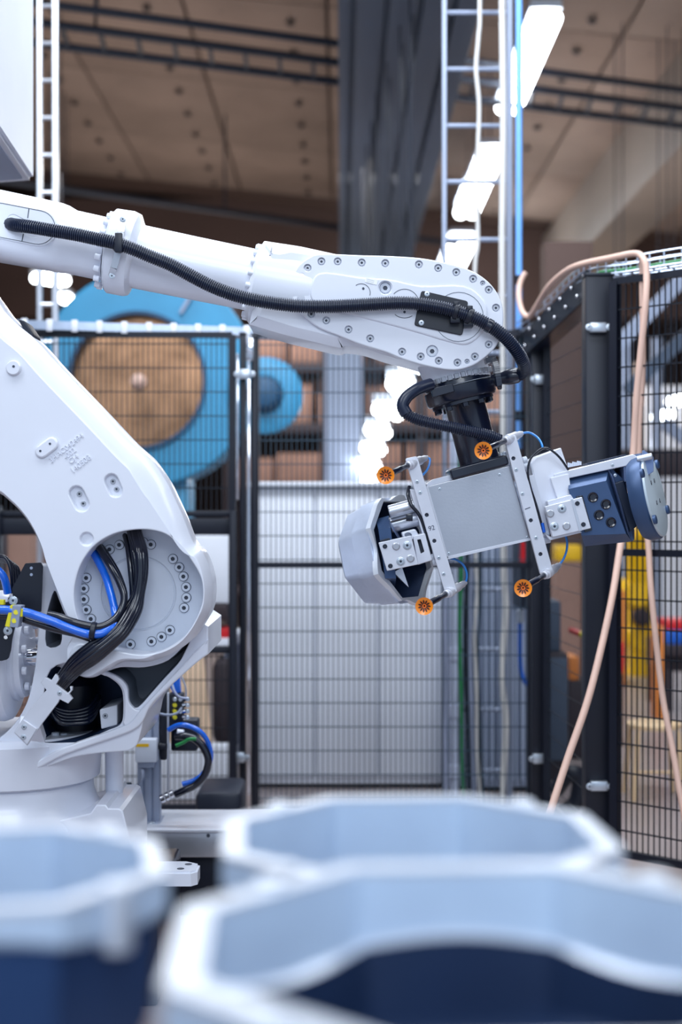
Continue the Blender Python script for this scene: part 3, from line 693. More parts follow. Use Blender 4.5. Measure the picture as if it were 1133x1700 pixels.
# between the posts
DMC = t = thing('dark_machine_cabinet', 'dark equipment cabinet seen between the two right-hand posts', 'cabinet', Q(935, 1200, 7.0, 7.2))
xa, xb = Q(908, 0, 7).x, Q(944, 0, 7).x
bm = NB(); box(bm, xa, xb, 7, 7.5, 0, zat(1085, 7), .01); obj('body', bm, 'shelf_dark', t)
bm = NB(); box(bm, xa+.005, xb-.005, 6.98, 7, .1, zat(1092, 7), .004); obj('door', bm, 'beam_grey', t)
bm = NB(); box(bm, xa, xb-.02, 7.1, 7.5, zat(1085, 7), zat(1000, 7), .01); obj('screen_box', bm, 'beam_grey', t)
bbox('brown_screen', 905, 985, 400, 860, 9.5, .2, 'wall_brown', 'dark brown screen behind the angled fence', 'screen', z0=0)
bbox('orange_carton', 946, 962, 1090, 1130, 7.6, .2, 'orange_paint', 'orange carton on a shelf between the two right-hand posts', 'box')
bbox('low_cabinet', 945, 975, 1130, 1136, 7.6, .3, 'shelf_dark', 'low dark cabinet under the orange carton', 'cabinet', z0=0)
bbox('pink_cupboard', 925, 966, 932, 985, 9.2, .3, 'cardboard', 'pinkish brown cupboard behind the dark equipment cabinet', 'cupboard', z0=0)
bbox('yellow_case', 925, 966, 905, 932, 9.2, .2, 'yellow_paint', 'flat yellow case on the pinkish cupboard behind the fence', 'case')
bm = NB(); cyl(bm, Q(948, 1046, 7.2), Q(966, 1053, 7.1), .015, 10, .003); obj('red_lever', bm, 'red_paint', DMC)
bm = NB(); cyl(bm, Q(966, 1053, 7.1), Q(974, 1055, 7.05), .016, 10, .003); obj('lever_knob', bm, 'yellow_clip', DMC)
bm = NB(); bm2 = spline3(pp([(925, 1310, 6.3), (945, 1285, 6.2), (962, 1290, 6.2), (958, 1330, 6.2), (935, 1350, 6.2)]), 6); tube(bm, bm2, .035, 12); tag(obj('black_hose_coil', bm, 'black_rubber'), 'thick black hose bend near the floor between the posts', 'hose')

# white cabinet hanging at the top left, near
t = thing('hanging_white_housing', 'big white housing hanging at the top left corner', 'housing', Q(-30, 120, 4.6))
A = [Vector(q) for q in (Q(56, 300, 4.9), Q(-30, 170, 3.9), Q(-330, 150, 3.9), Q(-330, 330, 4.9))]
bm = NB(); top = [v.copy() for v in A]
for v in top: v.z = 3.3
loft(bm, [A, top]); bmesh.ops.recalc_face_normals(bm, faces=bm.faces)
bmesh.ops.bevel(bm, geom=list(bm.edges), offset=.012, segments=2, affect='EDGES'); obj('shell', bm, 'white_paint_matte', t)
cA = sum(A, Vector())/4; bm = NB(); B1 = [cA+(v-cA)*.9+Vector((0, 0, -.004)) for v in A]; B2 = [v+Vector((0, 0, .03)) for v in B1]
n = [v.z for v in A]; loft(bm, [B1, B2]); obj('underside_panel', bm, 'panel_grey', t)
bm = NB(); cyl(bm, cA+Vector((0, 0, .5)), (cA.x, cA.y, CZ-ROLL*cA.x), .05, 12); obj('hanger', bm, 'steel_light', t)
# ------------------------------------------------------------------ the white robot
RX, RY = Q(15, 0, 4.05).x, 4.05
robot = thing('industrial_robot', 'big white industrial robot arm on a round base, filling the left and middle', 'robot', (RX, RY, 0.29))
AY = 4.0
# upper arm: rear casting
bm = NB()
secs = [asec(a, b, AY, df, e) for a, b, df, e in (((-190, 310), (-200, 392), .9, 3.2), ((-120, 302), (-135, 412), .9, 3.2), ((0, 317), (-20, 431), .9, 3.2), ((57, 329), (37, 441), .9, 3.0), ((108, 340), (88, 450), .9, 2.8), ((119, 344), (98, 452), .92, 2.5), ((131, 351), (108, 453), .95, 2.2), ((190, 364), (170, 466), .98, 2.1))]
loft(bm, secs); arm = obj('upper_arm_casting', bm, 'white_paint', robot)
# oval cover plate with slot
FY = AY-.084
def rot_pt(x, y, cx=30, cy=371, a=math.radians(11)): return (cx+x*math.cos(a)-y*math.sin(a), cy+x*math.sin(a)+y*math.cos(a))
ov = pill(*rot_pt(-34, 0), *rot_pt(36, 0), 31, 14); ov2 = pill(*rot_pt(-32, 0), *rot_pt(34, 0), 28, 14)
slot = pill(*rot_pt(-9, -3), *rot_pt(28, 8), 10, 10)
bm = NB(); plate(bm, ov, FY-.002, .03, 2, [dict(poly=slot, depth=.03, b=1, mi=1)]); cvp = obj('slot_cover', bm, ['white_paint', 'cable_black'], arm, label='oval cover plate with a dark slot')
bm = NB(); pts = [Q(x, y, FY-.0022) for x, y in ov2]; tube(bm, pts+[pts[0]], .0009, 6, cap=False); obj('cover_joint', bm, 'socket_dark', arm)
for (xa, ya), (xb, yb) in ((rot_pt(13, -28), rot_pt(14, -12)), (rot_pt(12, 15), rot_pt(12, 28))):
    bm = NB(); bar(bm, Q(xa, ya, FY-.0024), Q(xb, yb, FY-.0024), .0022, .0012); obj('cover_joint', bm, 'socket_dark', arm)
bm = NB(); plate(bm, pill(128, 399, 152, 403, 6), FY+.001, .01, 2); obj('cast_pad', bm, 'white_paint', arm)
# flange
bm = NB()
secs = [asec(a, b, AY, 1, 2) for a, b in (((191, 369), (171, 466)), ((193, 352), (173, 482)), ((198, 348), (176, 486)), ((226, 352), (202, 491)), ((236, 357), (209, 490)), ((240, 371), (216, 478)), ((243, 376), (222, 476)))]
loft(bm, secs); fl = obj('arm_flange', bm, 'white_paint', robot)
ax = (Q(440, 470, AY)-Q(210, 420, AY)).normalized()
fc = (Q(192, 360, AY)+Q(172, 475, AY))/2
def ring_bolts(c, ax, R, n, r, h, parent, m, nm, ph=0, mesh=None):
    ax, u, v = frame_of(ax)
    bm = NB(); cyl(bm, (0, 0, 0), (0, 0, h), r, 12, r*.15); finish(bm); me = bpy.data.meshes.new(nm); bm.to_mesh(me); bm.free(); me.materials.append(MATS[m])
    rt = ax.to_track_quat('Z', 'Y').to_euler()
    for k in range(n):
        t = 2*PI*(k+ph)/n; inst(nm, me, c+(u*math.cos(t)+v*math.sin(t))*R, parent, rt)
ring_bolts(fc-ax*.002, -ax, S(60), 18, .0085, .016, fl, 'white_paint', 'flange_bolt')
# front tube
bm = NB()
secs = [asec(a, b, AY, 1, 2) for a, b in (((238, 374), (214, 477)), ((330, 394), (310, 496)), ((430, 415), (408, 515)))]
loft(bm, secs); obj('arm_tube', bm, 'white_paint', robot)
# hose strap on flange
bm = NB(); sp = pp([(205, 362, 3.893), (201, 385, 3.872), (196, 420, 3.868), (189, 445, 3.872), (185, 459, 3.893)])
for i in range(4): bar(bm, sp[i], sp[i+1], .018, .004)
st = obj('hose_bracket', bm, 'brushed_steel', fl)
for x, y in ((204, 364), (186, 458)): inst('bracket_bolt', M_WASHBOLT, Q(x, y, 3.885), fl, scale=.0055)

# wrist housing
WY = 3.895
wo_pts = [(440, 402, 'c'), (501, 411), (554, 419), (612, 426), (650, 427), (695, 430), (726, 435), (764, 444), (790, 454), (810, 468), (825, 486), (834, 506), (836, 526), (834, 545), (830, 561), (823, 574), (812, 587), (794, 601), (777, 609), (759, 613), (737, 612), (706, 606), (669, 596), (640, 588), (606, 577), (575, 573), (563, 576), (523, 567), (466, 553), (413, 537, 'c')]
outl = smoothc(wo_pts, 4)
wd = []
for x, y in outl:
    wd.append(16 if x < 470 else (10 if y < 500 else (15 if x < 640 else 7)))
bm = NB(); plate(bm, outl, WY, .21, widths=wd, chamfer=.022); wrist = obj('wrist_casting', bm, 'white_paint', robot)
# left barrel of the wrist casting
bm = NB()
secs = [asec(a, b, AY, 1, 2.2) for a, b in (((432, 412), (406, 527)), ((441, 402), (413, 537)), ((500, 411), (475, 554)), ((560, 424), (545, 562)))]
loft(bm, secs); obj('wrist_barrel', bm, 'white_paint', robot)
fc = (Q(437, 408, AY)+Q(411, 531, AY))/2
ring_bolts(fc+ax*.004, -ax, S(59), 18, .0085, .020, wrist, 'white_paint', 'barrel_bolt', .3)
# cover with counterbored bolts
cv = smoothc([(484, 480), (486, 460), (496, 441), (513, 428), (534, 421.5), (600, 423.5), (650, 425), (695, 428), (726, 433), (764, 442.5), (789, 452), (810, 466.5), (825, 484.5), (834, 505), (836.5, 526), (835, 546), (831, 561), (824, 575), (812, 588), (794, 602), (777, 610), (759, 614), (737, 613), (706, 607), (669, 596), (640, 584), (600, 572), (560, 556), (530, 544), (505, 525), (488, 503)], 4)
big = [(534, 434), (561, 434), (601, 436), (640, 437), (511, 445), (496, 470), (500, 497), (517, 521), (542, 532), (579, 547), (615, 562), (696, 439), (728, 445), (758, 452), (786, 463), (812, 481), (824, 511), (824, 543), (812, 572), (789, 592), (760, 602), (729, 599), (699, 592), (668, 584)]
small = [(501.5, 457.5), (495.5, 483.8), (802, 470), (776, 600)]
huge = [(640, 478), (718, 583)]
cin = inset(cv, 2.0)
holes = [dict(poly=circ(x, y, 6.6, 18), depth=.0075, b=.5) for x, y in big]+[dict(poly=circ(x, y, 4.3, 14), depth=.0075, b=.5) for x, y in small]+[dict(poly=circ(x, y, 10, 22), depth=.0075, b=.5) for x, y in huge]
CVY = WY-.012
bm = NB(); plate(bm, cv, CVY, .02, 2.0, holes); cover = obj('wrist_cover', bm, 'white_paint', robot)
for x, y in big: inst('cover_bolt', M_BOLT, Q(x, y, CVY, CVY+.0068), cover, (0, random.random(), 0), scale=.0078)
for x, y in small: inst('cover_pin', M_BOLT, Q(x, y, CVY, CVY+.0072), cover, scale=.0045)
for x, y in huge: inst('filler_plug', M_BOLTW, Q(x, y, CVY, CVY+.0068), cover, scale=(.0135, .008, .0135))
rib = smoothc([(522, 460), (543, 452), (600, 460), (650, 464), (700, 474), (770, 474), (804, 498), (810, 526), (802, 552), (776, 572), (740, 566), (700, 554), (650, 540), (600, 527), (565, 517), (530, 509), (515, 490)], 4)
bm = NB(); plate(bm, rib, CVY-.0045, .0055, 3, [dict(poly=circ(640, 478, 12, 22), depth=.0055, b=.5, floor=False)] ); obj('cover_ridge', bm, 'white_paint', cover)
RYI = CVY-.0047
for cx, cy, r, a0, a1 in ((600, 486, 15, -2.2, .3), (672, 504, 24, -2.4, -.2), (672, 504, 24, 1.0, 2.3), (762, 526, 41, 0, 6.28)):
    bm = NB(); n = 28; pts = [Q(cx+r*math.cos(a0+(a1-a0)*k/n), cy+r*math.sin(a0+(a1-a0)*k/n), RYI) for k in range(n+1)]; tube(bm, pts, .0009, 5); obj('cover_joint', bm, 'socket_dark' if r < 40 else 'recess_shade_joint_grey', cover)
for x, y in ((603.5, 479), (672, 518), (448, 423)):
    bm = NB(); cyl(bm, Q(x, y, RYI, RYI-.0006 if x > 500 else WY+.004), Q(x, y, RYI, RYI+.003 if x > 500 else WY+.02), .0035, 10); obj('tapped_hole', bm, 'socket_dark', cover)
bm = NB(); plate(bm, [(608, 461), (628, 465), (626, 473), (606, 468)], RYI-.0008, .001, 0); obj('paper_label', bm, 'label_white', cover)
for k in range(3):
    a_ = Q(609.5-k*.5, 463.5+k*2.6, RYI-.0010); b_ = Q(622-k*1.2, 466.3+k*2.6, RYI-.0010); bm = NB(); bar(bm, a_, b_, .0005, .0003); obj('label_print', bm, 'grey_cable', cover)
bm = NB(); bp = rrect([(700, 482), (778, 500), (768, 557), (688, 540)], 5); plate(bm, bp, CVY-.010, .006, 1); hp = obj('hose_plate', bm, 'black_rubber', robot, label='black mounting plate')
for x, y in ((709.5, 488), (700, 536)): inst('plate_screw', M_WASHBOLT, Q(x, y, CVY-.010), hp, scale=.0048)

# lower neck, tool flange and black column (axis leans right)
TA = (Q(797, 768, 4.0)-Q(773, 674, 4.0)).normalized(); TP = Vector((-TA.z, 0, TA.x)).normalized()
if TP.x < 0: TP = -TP
def on(px, py): return Q(px, py, 4.0)
bm = NB(); lathe(bm, on(742, 560), TA, [(0, .098), (S(45), .098), (S(62), .092), (S(83), .092)], 40); neck = obj('wrist_neck', bm, 'white_paint', robot)
for k in range(16):
    t = PI*(k+.5)/16+PI; v = TP*math.cos(t)*.093+Vector((0, math.sin(t)*.093, 0)); c = on(742, 560)+TA*S(66)+v
    bm = NB(); cyl(bm, c, c+TA*.014, .0075, 8, .001); obj('neck_bolt', bm, 'bolt_grey', neck)
tf = on(760, 634)
bm = NB(); lathe(bm, tf, TA, [(-S(4), .07), (-S(4), .092), (S(6), .094), (S(7), .088), (S(8), .088), (S(9), .098), (S(28), .098), (S(32), .094), (S(33), .086), (S(38), .086), (S(39), .06)], 40); fla = obj('tool_flange', bm, 'black_paint', robot, label='glossy black tool flange')
for k in range(10):
    t = 2*PI*k/10+.3; v = TP*math.cos(t)*.076+Vector((0, math.sin(t)*.076, 0)); c = tf+TA*S(38)+v
    bm = NB(); cyl(bm, c, c+TA*.012, .009, 8, .001); obj('flange_bolt', bm, 'black_paint', fla)
inst('flange_screw', M_WASHBOLT, on(729, 653)+Vector((0, -.094, 0)), fla, scale=.0058)
bm = NB(); plate(bm, rrect([(716, 645), (752, 636), (755, 650), (719, 660)], 2), 3.902, .02, 1); obj('flange_bracket', bm, 'black_paint', fla)
# main ribbed hose
hp1 = pp([(14, 371, 3.94), (24, 373.5, 3.90), (49, 376.5, 3.875), (88, 383, 3.866), (124, 389, 3.862), (159, 396.5, 3.860), (190, 403, 3.856), (221, 413.5, 3.858), (250, 426, 3.862), (282, 439, 3.866), (312, 455, 3.868), (353, 476, 3.866), (397, 492, 3.862), (442, 501.5, 3.858), (488, 507.5, 3.856), (532, 509, 3.856), (576, 507.5, 3.855), (621, 505, 3.855), (662, 503, 3.855), (695, 504.5, 3.853), (728, 509.5, 3.850), (755, 516, 3.850), (779, 523.6, 3.850), (803, 535, 3.853), (821, 546, 3.858), (839, 560, 3.865), (856, 579, 3.88), (867, 597, 3.905), (871, 612, 3.94), (864, 621, 3.965), (853, 624, 3.975), (844, 625, 3.98)])
bm = NB(); hose(bm, hp1, .0182); mh = obj('ribbed_hose', bm, 'hose_black', robot, label='long black ribbed hose', sharp=38)
def collar(a, b, r, m='black_rubber', nm='hose_clamp', parent=mh, sides=20):
    bm = NB(); cyl(bm, a, b, r, sides, .0015); return obj(nm, bm, m, parent)
collar(Q(193, 404, 3.857), Q(200, 406.5, 3.857), .0215)
bm = NB(); box(bm, Q(192, 0, 3.85).x, Q(204, 0, 3.85).x, 3.835, 3.85, zat(420, 3.85), zat(388, 3.85), .002); obj('clamp_strap', bm, 'black_rubber', mh)
for a, b in (((754, 516), (761, 518)), ((776, 523), (783, 526.5))):
    collar(Q(*a, 3.850), Q(*b, 3.850), .0225)
    bm = NB(); p = Q(a[0]+4, a[1]-10, 3.846); box(bm, p.x-.008, p.x+.008, p.y-.01, p.y+.01, p.z-.006, p.z+.008, .002); obj('clamp_buckle', bm, 'black_rubber', mh)
    bm = NB(); p = Q(a[0]+2, a[1]+14, 3.856); box(bm, p.x-.013, p.x+.013, p.y-.01, p.y+.03, p.z-.01, p.z+.008, .002); obj('clamp_foot', bm, 'black_rubber', mh)
bm = NB(); cyl(bm, Q(808, 538.5, 3.853), Q(816, 543, 3.853), .0195, 20, .001); obj('end_sleeve', bm, 'black_paint', mh)
bm = NB(); lathe(bm, Q(862, 622.5, 3.966), Q(806, 634, 3.99)-Q(862, 622.5, 3.966), [(0, .019), (.005, .0215), (.03, .0215), (.05, .016), (.12, .016)], 20); obj('hose_coupling', bm, 'black_paint', mh)
bm = NB(); sp = spline3(pp([(806, 600, 3.90), (818, 598, 3.90), (823, 606, 3.895), (826, 622, 3.89), (829, 641, 3.89)]), 5)
for i in range(len(sp)-1): bar(bm, sp[i], sp[i+1], .014, .035)
obj('holding_band', bm, 'black_paint', fla)
bm = NB(); cyl(bm, Q(826, 640, 3.91), Q(833, 639, 3.91), .012, 12, .002); obj('band_nut', bm, 'black_paint', fla)
# second hose
hp2 = pp([(716, 638, 3.905), (703, 642, 3.89), (689, 648.5, 3.875), (675, 660, 3.865), (669, 674, 3.862), (675, 687, 3.862), (696, 697, 3.864), (724, 704, 3.866), (755, 710.5, 3.868), (790, 718, 3.872), (812, 723.5, 3.878), (832, 731, 3.885)])
bm = NB(); hose(bm, hp2, .0160); obj('ribbed_hose', bm, 'hose_black', robot, label='short black ribbed hose curling round the tool flange', sharp=38)
bm = NB(); tube(bm, spline3([p+Vector((0, -.0005, 0)) for p in hp2[:6]], 8), .0166, 12); obj('hose_sleeve', bm, 'hose_black', mh)

# ---- lower arm
LY = 3.72
la = smoothc([(-120, 370), (0, 512), (54, 561), (93, 604), (164, 678), (216, 733), (247, 761), (273, 798), (285, 822), (301, 857), (318, 900), (333, 916), (344, 939), (350, 965), (351, 990), (347, 1015), (336, 1036), (322, 1059), (296, 1080), (268, 1094), (240, 1102), (205, 1101), (185, 1110), (168, 1120), (150, 1128), (130, 1126), (113, 1113), (107, 1098), (107, 1075), (114, 1062), (118, 1045), (105, 1019), (89, 979), (72, 935), (64, 910), (49, 879), (31, 853), (0, 823), (-120, 720)], 5)
def wl(x, y):
    if y > 905: return max(5, min(14, 12)) if x > 250 else (7 if x > 160 else 5)
    if x > 250: return 22+max(0, (905-y))*.16 if y > 700 else 30
    # decide right (upper) edge or left (lower) edge
    edge = y < 480+x*1.15+60 if x < 250 else True
    return 33 if edge else 7
wd = [wl(x, y) for x, y in la]
for _ in range(14): wd = [(wd[i-1]+wd[i]+wd[(i+1) % len(wd)])/3 for i in range(len(wd))]
win = smoothc([(230, 879), (258, 881), (281, 890), (304, 911), (319, 932), (330, 950), (336, 968), (337, 993), (331, 1016), (317, 1043), (297, 1066), (270, 1081), (238, 1087), (206, 1083), (178, 1075), (150, 1056), (132, 1032), (124, 1003), (124, 973), (133, 940), (150, 913), (170, 896), (196, 884)], 4)
hl = [dict(poly=win, depth=.16, b=2.0, floor=False),
      dict(poly=pill(127, 819, 136, 837, 12.5), depth=.014, b=2.0, taper=1.5), dict(poly=pill(185, 798, 192, 814, 11.5), depth=.014, b=2, taper=1.5),
      dict(poly=circ(144, 895, 11.5, 22), depth=.010, b=1.5, taper=2.5)]
bm = NB(); plate(bm, la, LY, .16, widths=wd, chamfer=.040, holes=hl); low = obj('lower_arm', bm, 'white_paint', robot)
for x, y in ((130.6, 820), (137, 836), (186.5, 799), (192.5, 812)): inst('recess_screw', M_BOLT, Q(x, y, LY, LY+.0135), low, scale=.0068)
# shallow left facet
fac = smoothc([(-110, 600), (-60, 655, 'c'), (0, 702), (40, 738), (80, 785), (104, 830), (124, 880), (112, 930), (98, 960), (90, 965), (76, 930), (66, 905), (51, 874), (33, 848), (2, 816), (-110, 715, 'c')], 4)
# bosses
bm = NB(); lathe(bm, Q(23, 611, LY, LY+.002), (0, -1, 0), [(0, .022), (.003, .020), (.010, .0185), (.012, .0165)], 28); bs = obj('cast_boss', bm, 'white_paint', low)
bm = NB(); cyl(bm, Q(24, 609, LY, LY-.0102), Q(24, 609, LY, LY-.0106), .0035, 12); obj('boss_hole', bm, 'socket_dark', bs)
bm = NB(); plate(bm, pill(69, 749, 85, 737, 11.5), LY-.008, .012, 3); bs = obj('cast_boss', bm, 'white_paint', low)
for x, y in ((68, 749), (84, 737)):
    bm = NB(); cyl(bm, Q(x, y, LY, LY-.0082), Q(x, y, LY, LY-.0086), .0032, 12); obj('boss_hole', bm, 'socket_dark', bs)
A4 = math.radians(39)
for s, x, y, sz in (('3HAC042494', 110, 744, .0195), ('-002', 116, 753, .0195), ('CJ4', 122, 762, .0200), ('140508', 134, 770.5, .0210)):
    o = text('cast_lettering', s, sz, x, y, LY-.0005, A4, 'white_paint', low, ext=.0020)
# bumper
bm = NB(); plate(bm, rrect([(30, 530), (40, 532), (56, 555), (54, 566), (44, 558)], 3), LY+.05, .09, 2); obj('stop_bumper', bm, 'black_rubber', low)
# joint cover (recess back)
bm = NB(); jc = circ(230, 985, 114, 48); plate(bm, jc, LY+.105, .05, 1, [dict(poly=circ(230, 985, 62, 40), depth=.004, b=1.5)]); jo = obj('joint_cover', bm, 'disc_paint', robot)
bm = NB(); lathe(bm, Q(230, 985, LY+.105, LY+.111), (0, -1, 0), [(0, .098), (.004, .094)], 48); obj('hub_disc', bm, 'disc_paint', jo)
for x, y in ((182.4, 912), (198.6, 904.5), (251, 904), (238, 900), (287.5, 927.7), (298, 941.6), (305, 957), (309.4, 974.5), (309.8, 992), (306, 1009), (282.5, 1046), (268.6, 1057), (252, 1064.6), (217, 1069.5), (143.9, 959.4), (140, 977), (140, 994.7), (144, 1012), (151.6, 1027.4)):
    c = Q(x, y, LY+.105)
    bm = NB(); cyl(bm, c, c+Vector((0, -.0008, 0)), .0132, 22); rg = obj('bolt_seat', bm, 'socket_dark', jo)
    inst('joint_bolt', M_BOLTW, c+Vector((0, -.0008, 0)), jo, (0, random.random(), 0), scale=(.0118, .014, .0118))

# ---- rotating frame behind the joint
GY = 3.84
fo = [(68, 940, 'c'), (90, 935, 'c'), (128, 1000, 'c'), (300, 1010, 'c'), (346, 1040, 'c'), (346, 1086, 'c'), (327, 1100), (300, 1124), (275, 1147), (252, 1172), (240, 1190), (234, 1215), (226, 1238), (212, 1247, 'c'), (168, 1250, 'c'), (120, 1258), (60, 1280), (0, 1296, 'c'), (-130, 1296, 'c'), (-130, 1236, 'c'), (-20, 1230), (0, 1224), (25, 1200), (45, 1165), (56, 1120), (62, 1070), (66, 1000)]
A_ = smoothc([(172, 1119), (200, 1108), (240, 1108), (280, 1096), (314, 1064), (306, 1084), (296, 1101), (272, 1127), (250, 1152), (236, 1168), (226, 1175), (215, 1169), (211, 1150), (208, 1136), (194, 1122)], 4)
B_ = smoothc([(84, 1112), (130, 1100), (168, 1118), (186, 1128), (199, 1140), (204, 1156), (204, 1190), (198, 1204), (180, 1212), (160, 1221), (141, 1231), (110, 1233), (76, 1233), (66, 1227), (61, 1217), (70, 1170)], 4)
V_ = smoothc([(90, 981), (80, 1010), (77, 1030), (77, 1072), (100, 1070), (104, 1040), (114, 1034), (105, 1014), (97, 994)], 3)
bm = NB(); fp = smoothc(fo, 4); plate(bm, fp, GY, .42, 2.5, [dict(poly=A_, depth=.14, b=2, mi=1, taper=4), dict(poly=B_, depth=.30, b=2, mi=2, taper=3), dict(poly=V_, depth=.2, b=1.5, mi=1)])  # grey recess openings carry the shade in their colour
fr = obj('rotating_frame', bm, ['white_paint', 'recess_shade_joint_grey', 'cast_inside'], robot)
ribp = smoothc([(346, 1062, 'c'), (346, 1086, 'c'), (327, 1100), (275, 1146), (250, 1172), (238, 1196), (226, 1209), (200, 1221), (110, 1252), (25, 1288), (-130, 1290, 'c'), (-130, 1280, 'c'), (22, 1277), (100, 1243), (190, 1211), (216, 1199), (232, 1180), (258, 1152), (296, 1112), (328, 1078)], 4)
bm = NB(); plate(bm, ribp, GY-.014, .03, 3.0); obj('edge_rib', bm, 'white_paint', fr)
rp = smoothc([(158, 1112, 'c'), (172, 1114), (196, 1124), (211, 1140), (214, 1165), (226, 1178), (240, 1176, 'c'), (212, 1212, 'c'), (204, 1200), (206, 1190), (206, 1154), (199, 1138), (184, 1126), (160, 1117)], 4)
bm = NB(); plate(bm, rp, GY-.010, .02, 2.5); obj('web_rib', bm, 'white_paint', fr)
bm = NB(); plate(bm, rrect([(165, 1178), (195, 1170), (195, 1204), (168, 1211)], 3), GY+.06, .2, 2); ib = obj('inner_lug', bm, 'white_paint', fr)
inst('lug_screw', M_BOLT, Q(175, 1188, GY+.06), ib, scale=.007)
# dark motor inside the opening
bm = NB(); lathe(bm, Q(124, 1236, 4.06), (0, 0, 1), [(0, .075), (.02, .075), (.03, .065), (.17, .065), (.19, .05)], 28); mo = obj('motor_cover', bm, 'black_rubber', robot)
for k, x in enumerate((92, 106, 117, 125)):
    bm = NB(); c = Q(x, 1229, 3.94+.01*k); cyl(bm, c, c+Vector((0, 0, .022-.002*k)), .011-.001*k, 14, .002); obj('ring_bolt', bm, 'disc_paint', mo)
# counterbalance cylinder
cb = Q(0, 1088, 3.94)
def xp(px): return Q(px, 0, 3.94).x
bm = NB(); lathe(bm, Vector((xp(-190), 3.94, cb.z)), (1, 0, 0), [(0, .14), (.02, .168), (xp(12)-xp(-190), .178), (xp(22)-xp(-190), .172), (xp(28)-xp(-190), .155)], 44); ca = obj('balancing_cylinder', bm, 'white_paint', robot)
bm = NB(); lathe(bm, Vector((xp(24), 3.94, cb.z)), (1, 0, 0), [(0, .11), (.002, .122), (.018, .124), (.022, .115), (.036, .112), (.038, .06)], 40); cf = obj('cylinder_flange', bm, 'white_paint', ca)
for k in range(10):
    t = 2*PI*k/10+.35; c = Vector((xp(48), 3.94+.094*math.cos(t), cb.z+.094*math.sin(t))); bm = NB(); cyl(bm, c, c+Vector((.013, 0, 0)), .011, 10, .002); obj('flange_bolt', bm, 'white_paint', ca)
bm = NB(); lathe(bm, Vector((xp(46), 3.90, cb.z)), (1, 0, 0), [(0, .024), (.036, .024), (.037, .027), (xp(86)-xp(46), .027), (xp(86)-xp(46)+.001, .02)], 28); obj('piston_rod', bm, 'chrome', ca)
bm = NB(); lathe(bm, Vector((xp(86), 3.90, cb.z)), (1, 0, 0), [(0, .022), (.002, .025), (.03, .027), (.05, .04), (.06, .042)], 24); obj('rod_eye', bm, 'white_paint', ca)
bm = NB(); lathe(bm, Q(137, 1090, LY, LY+.002), (0, -1, 0), [(0, .034), (.008, .033), (.010, .030), (.010, .021), (.004, .020)], 32); pv = obj('pivot_boss', bm, 'white_paint', low)
bm = NB(); lathe(bm, Q(137, 1090, LY, LY-.004), (0, -1, 0), [(0, .018), (.006, .017), (.008, .012)], 24); obj('pivot_pin', bm, 'disc_paint', low)
# slewing drum and base
bc = Vector((RX, RY, 0))
def zb(py): return CAMZ-(py-CY)/F*(RY-.26)
bm = NB(); lathe(bm, (bc.x, bc.y, zb(1318)), (0, 0, 1), [(0, .245), (.004, .252), (zb(1245)-zb(1318), .262), (zb(1235)-zb(1318), .24)], 56); obj('slewing_housing', bm, 'white_paint', robot)
bm = NB(); lathe(bm, (bc.x, bc.y, .33), (0, 0, 1), [(0, .30), (.02, .30), (zb(1385)-.33, .275), (zb(1358)-.33, .245), (zb(1340)-.33, .236), (zb(1323)-.33, .234), (zb(1321)-.33, .230), (zb(1319)-.33, .234), (zb(1300)-.33, .234)], 56); obj('base_column', bm, 'white_paint', robot)
bm = NB(); lathe(bm, Q(190, 1252, 4.08)-Vector((0, 0, .128)), (0, 0, 1), [(0, .018), (.004, .021), (.016, .021), (.018, .0225), (.024, .025), (.15, .0265)], 24); obj('stop_cylinder', bm, 'white_paint', robot)
bm = NB(); bp = smoothc([(60, 1372, 'c'), (150, 1350, 'c'), (160, 1336, 'c'), (176, 1336, 'c'), (180, 1342, 'c'), (198, 1342, 'c'), (204, 1346, 'c'), (216, 1395, 'c'), (216, 1470, 'c'), (60, 1470, 'c')], 2); plate(bm, bp, 3.86, .34, 2.5); bf = obj('base_foot', bm, 'white_paint', robot)
for x0_, x1_, z_ in ((161, 173, 1336), (176, 197, 1341)):
    bm = NB(); box(bm, Q(x0_, 0, 3.9).x, Q(x1_, 0, 3.9).x, 3.88, 3.96, zat(z_+3, 3.9), zat(z_-3, 3.9), .003); obj('foot_pad', bm, 'white_paint', bf)
bm = NB(); bx0, bx1 = Q(-330, 0, 3.9).x, Q(327, 0, 3.9).x
foot = [(Q(200, 0, 3.9).x, 3.90), (Q(317, 0, 3.9).x, 3.90), (bx1, 3.92), (bx1, 3.99), (Q(310, 0, 4).x, 4.02), (Q(200, 0, 4).x, 4.02)]
def slab(bm, pts, z0, z1, bev=.006):
    a = [bm.verts.new((x, y, z0)) for x, y in pts]; b = [bm.verts.new((x, y, z1)) for x, y in pts]; bridge(bm, a, b); f1_ = bm.faces.new(a); f2_ = bm.faces.new(b)
    bmesh.ops.recalc_face_normals(bm, faces=bm.faces); bmesh.ops.bevel(bm, geom=list(f2_.edges), offset=bev, segments=2, affect='EDGES'); return bm
slab(bm, foot, .29, .33); ft = obj('foot_plate', bm, 'white_paint', robot)
for x, y in ((300, 3.93), (313, 3.98)):
    c = Vector((Q(x, 0, y).x, y, .3302)); bm = NB(); cyl(bm, c, c+Vector((0, 0, .0008)), .010, 14); obj('foot_hole', bm, 'socket_dark', ft)
bm = NB(); box(bm, bx0+.1, Q(270, 0, 3.9).x, 3.80, 4.35, 0, .29, .01); tag(obj('steel_pedestal', bm, 'black_paint'), 'dark steel pedestal under the white robot base', 'pedestal')

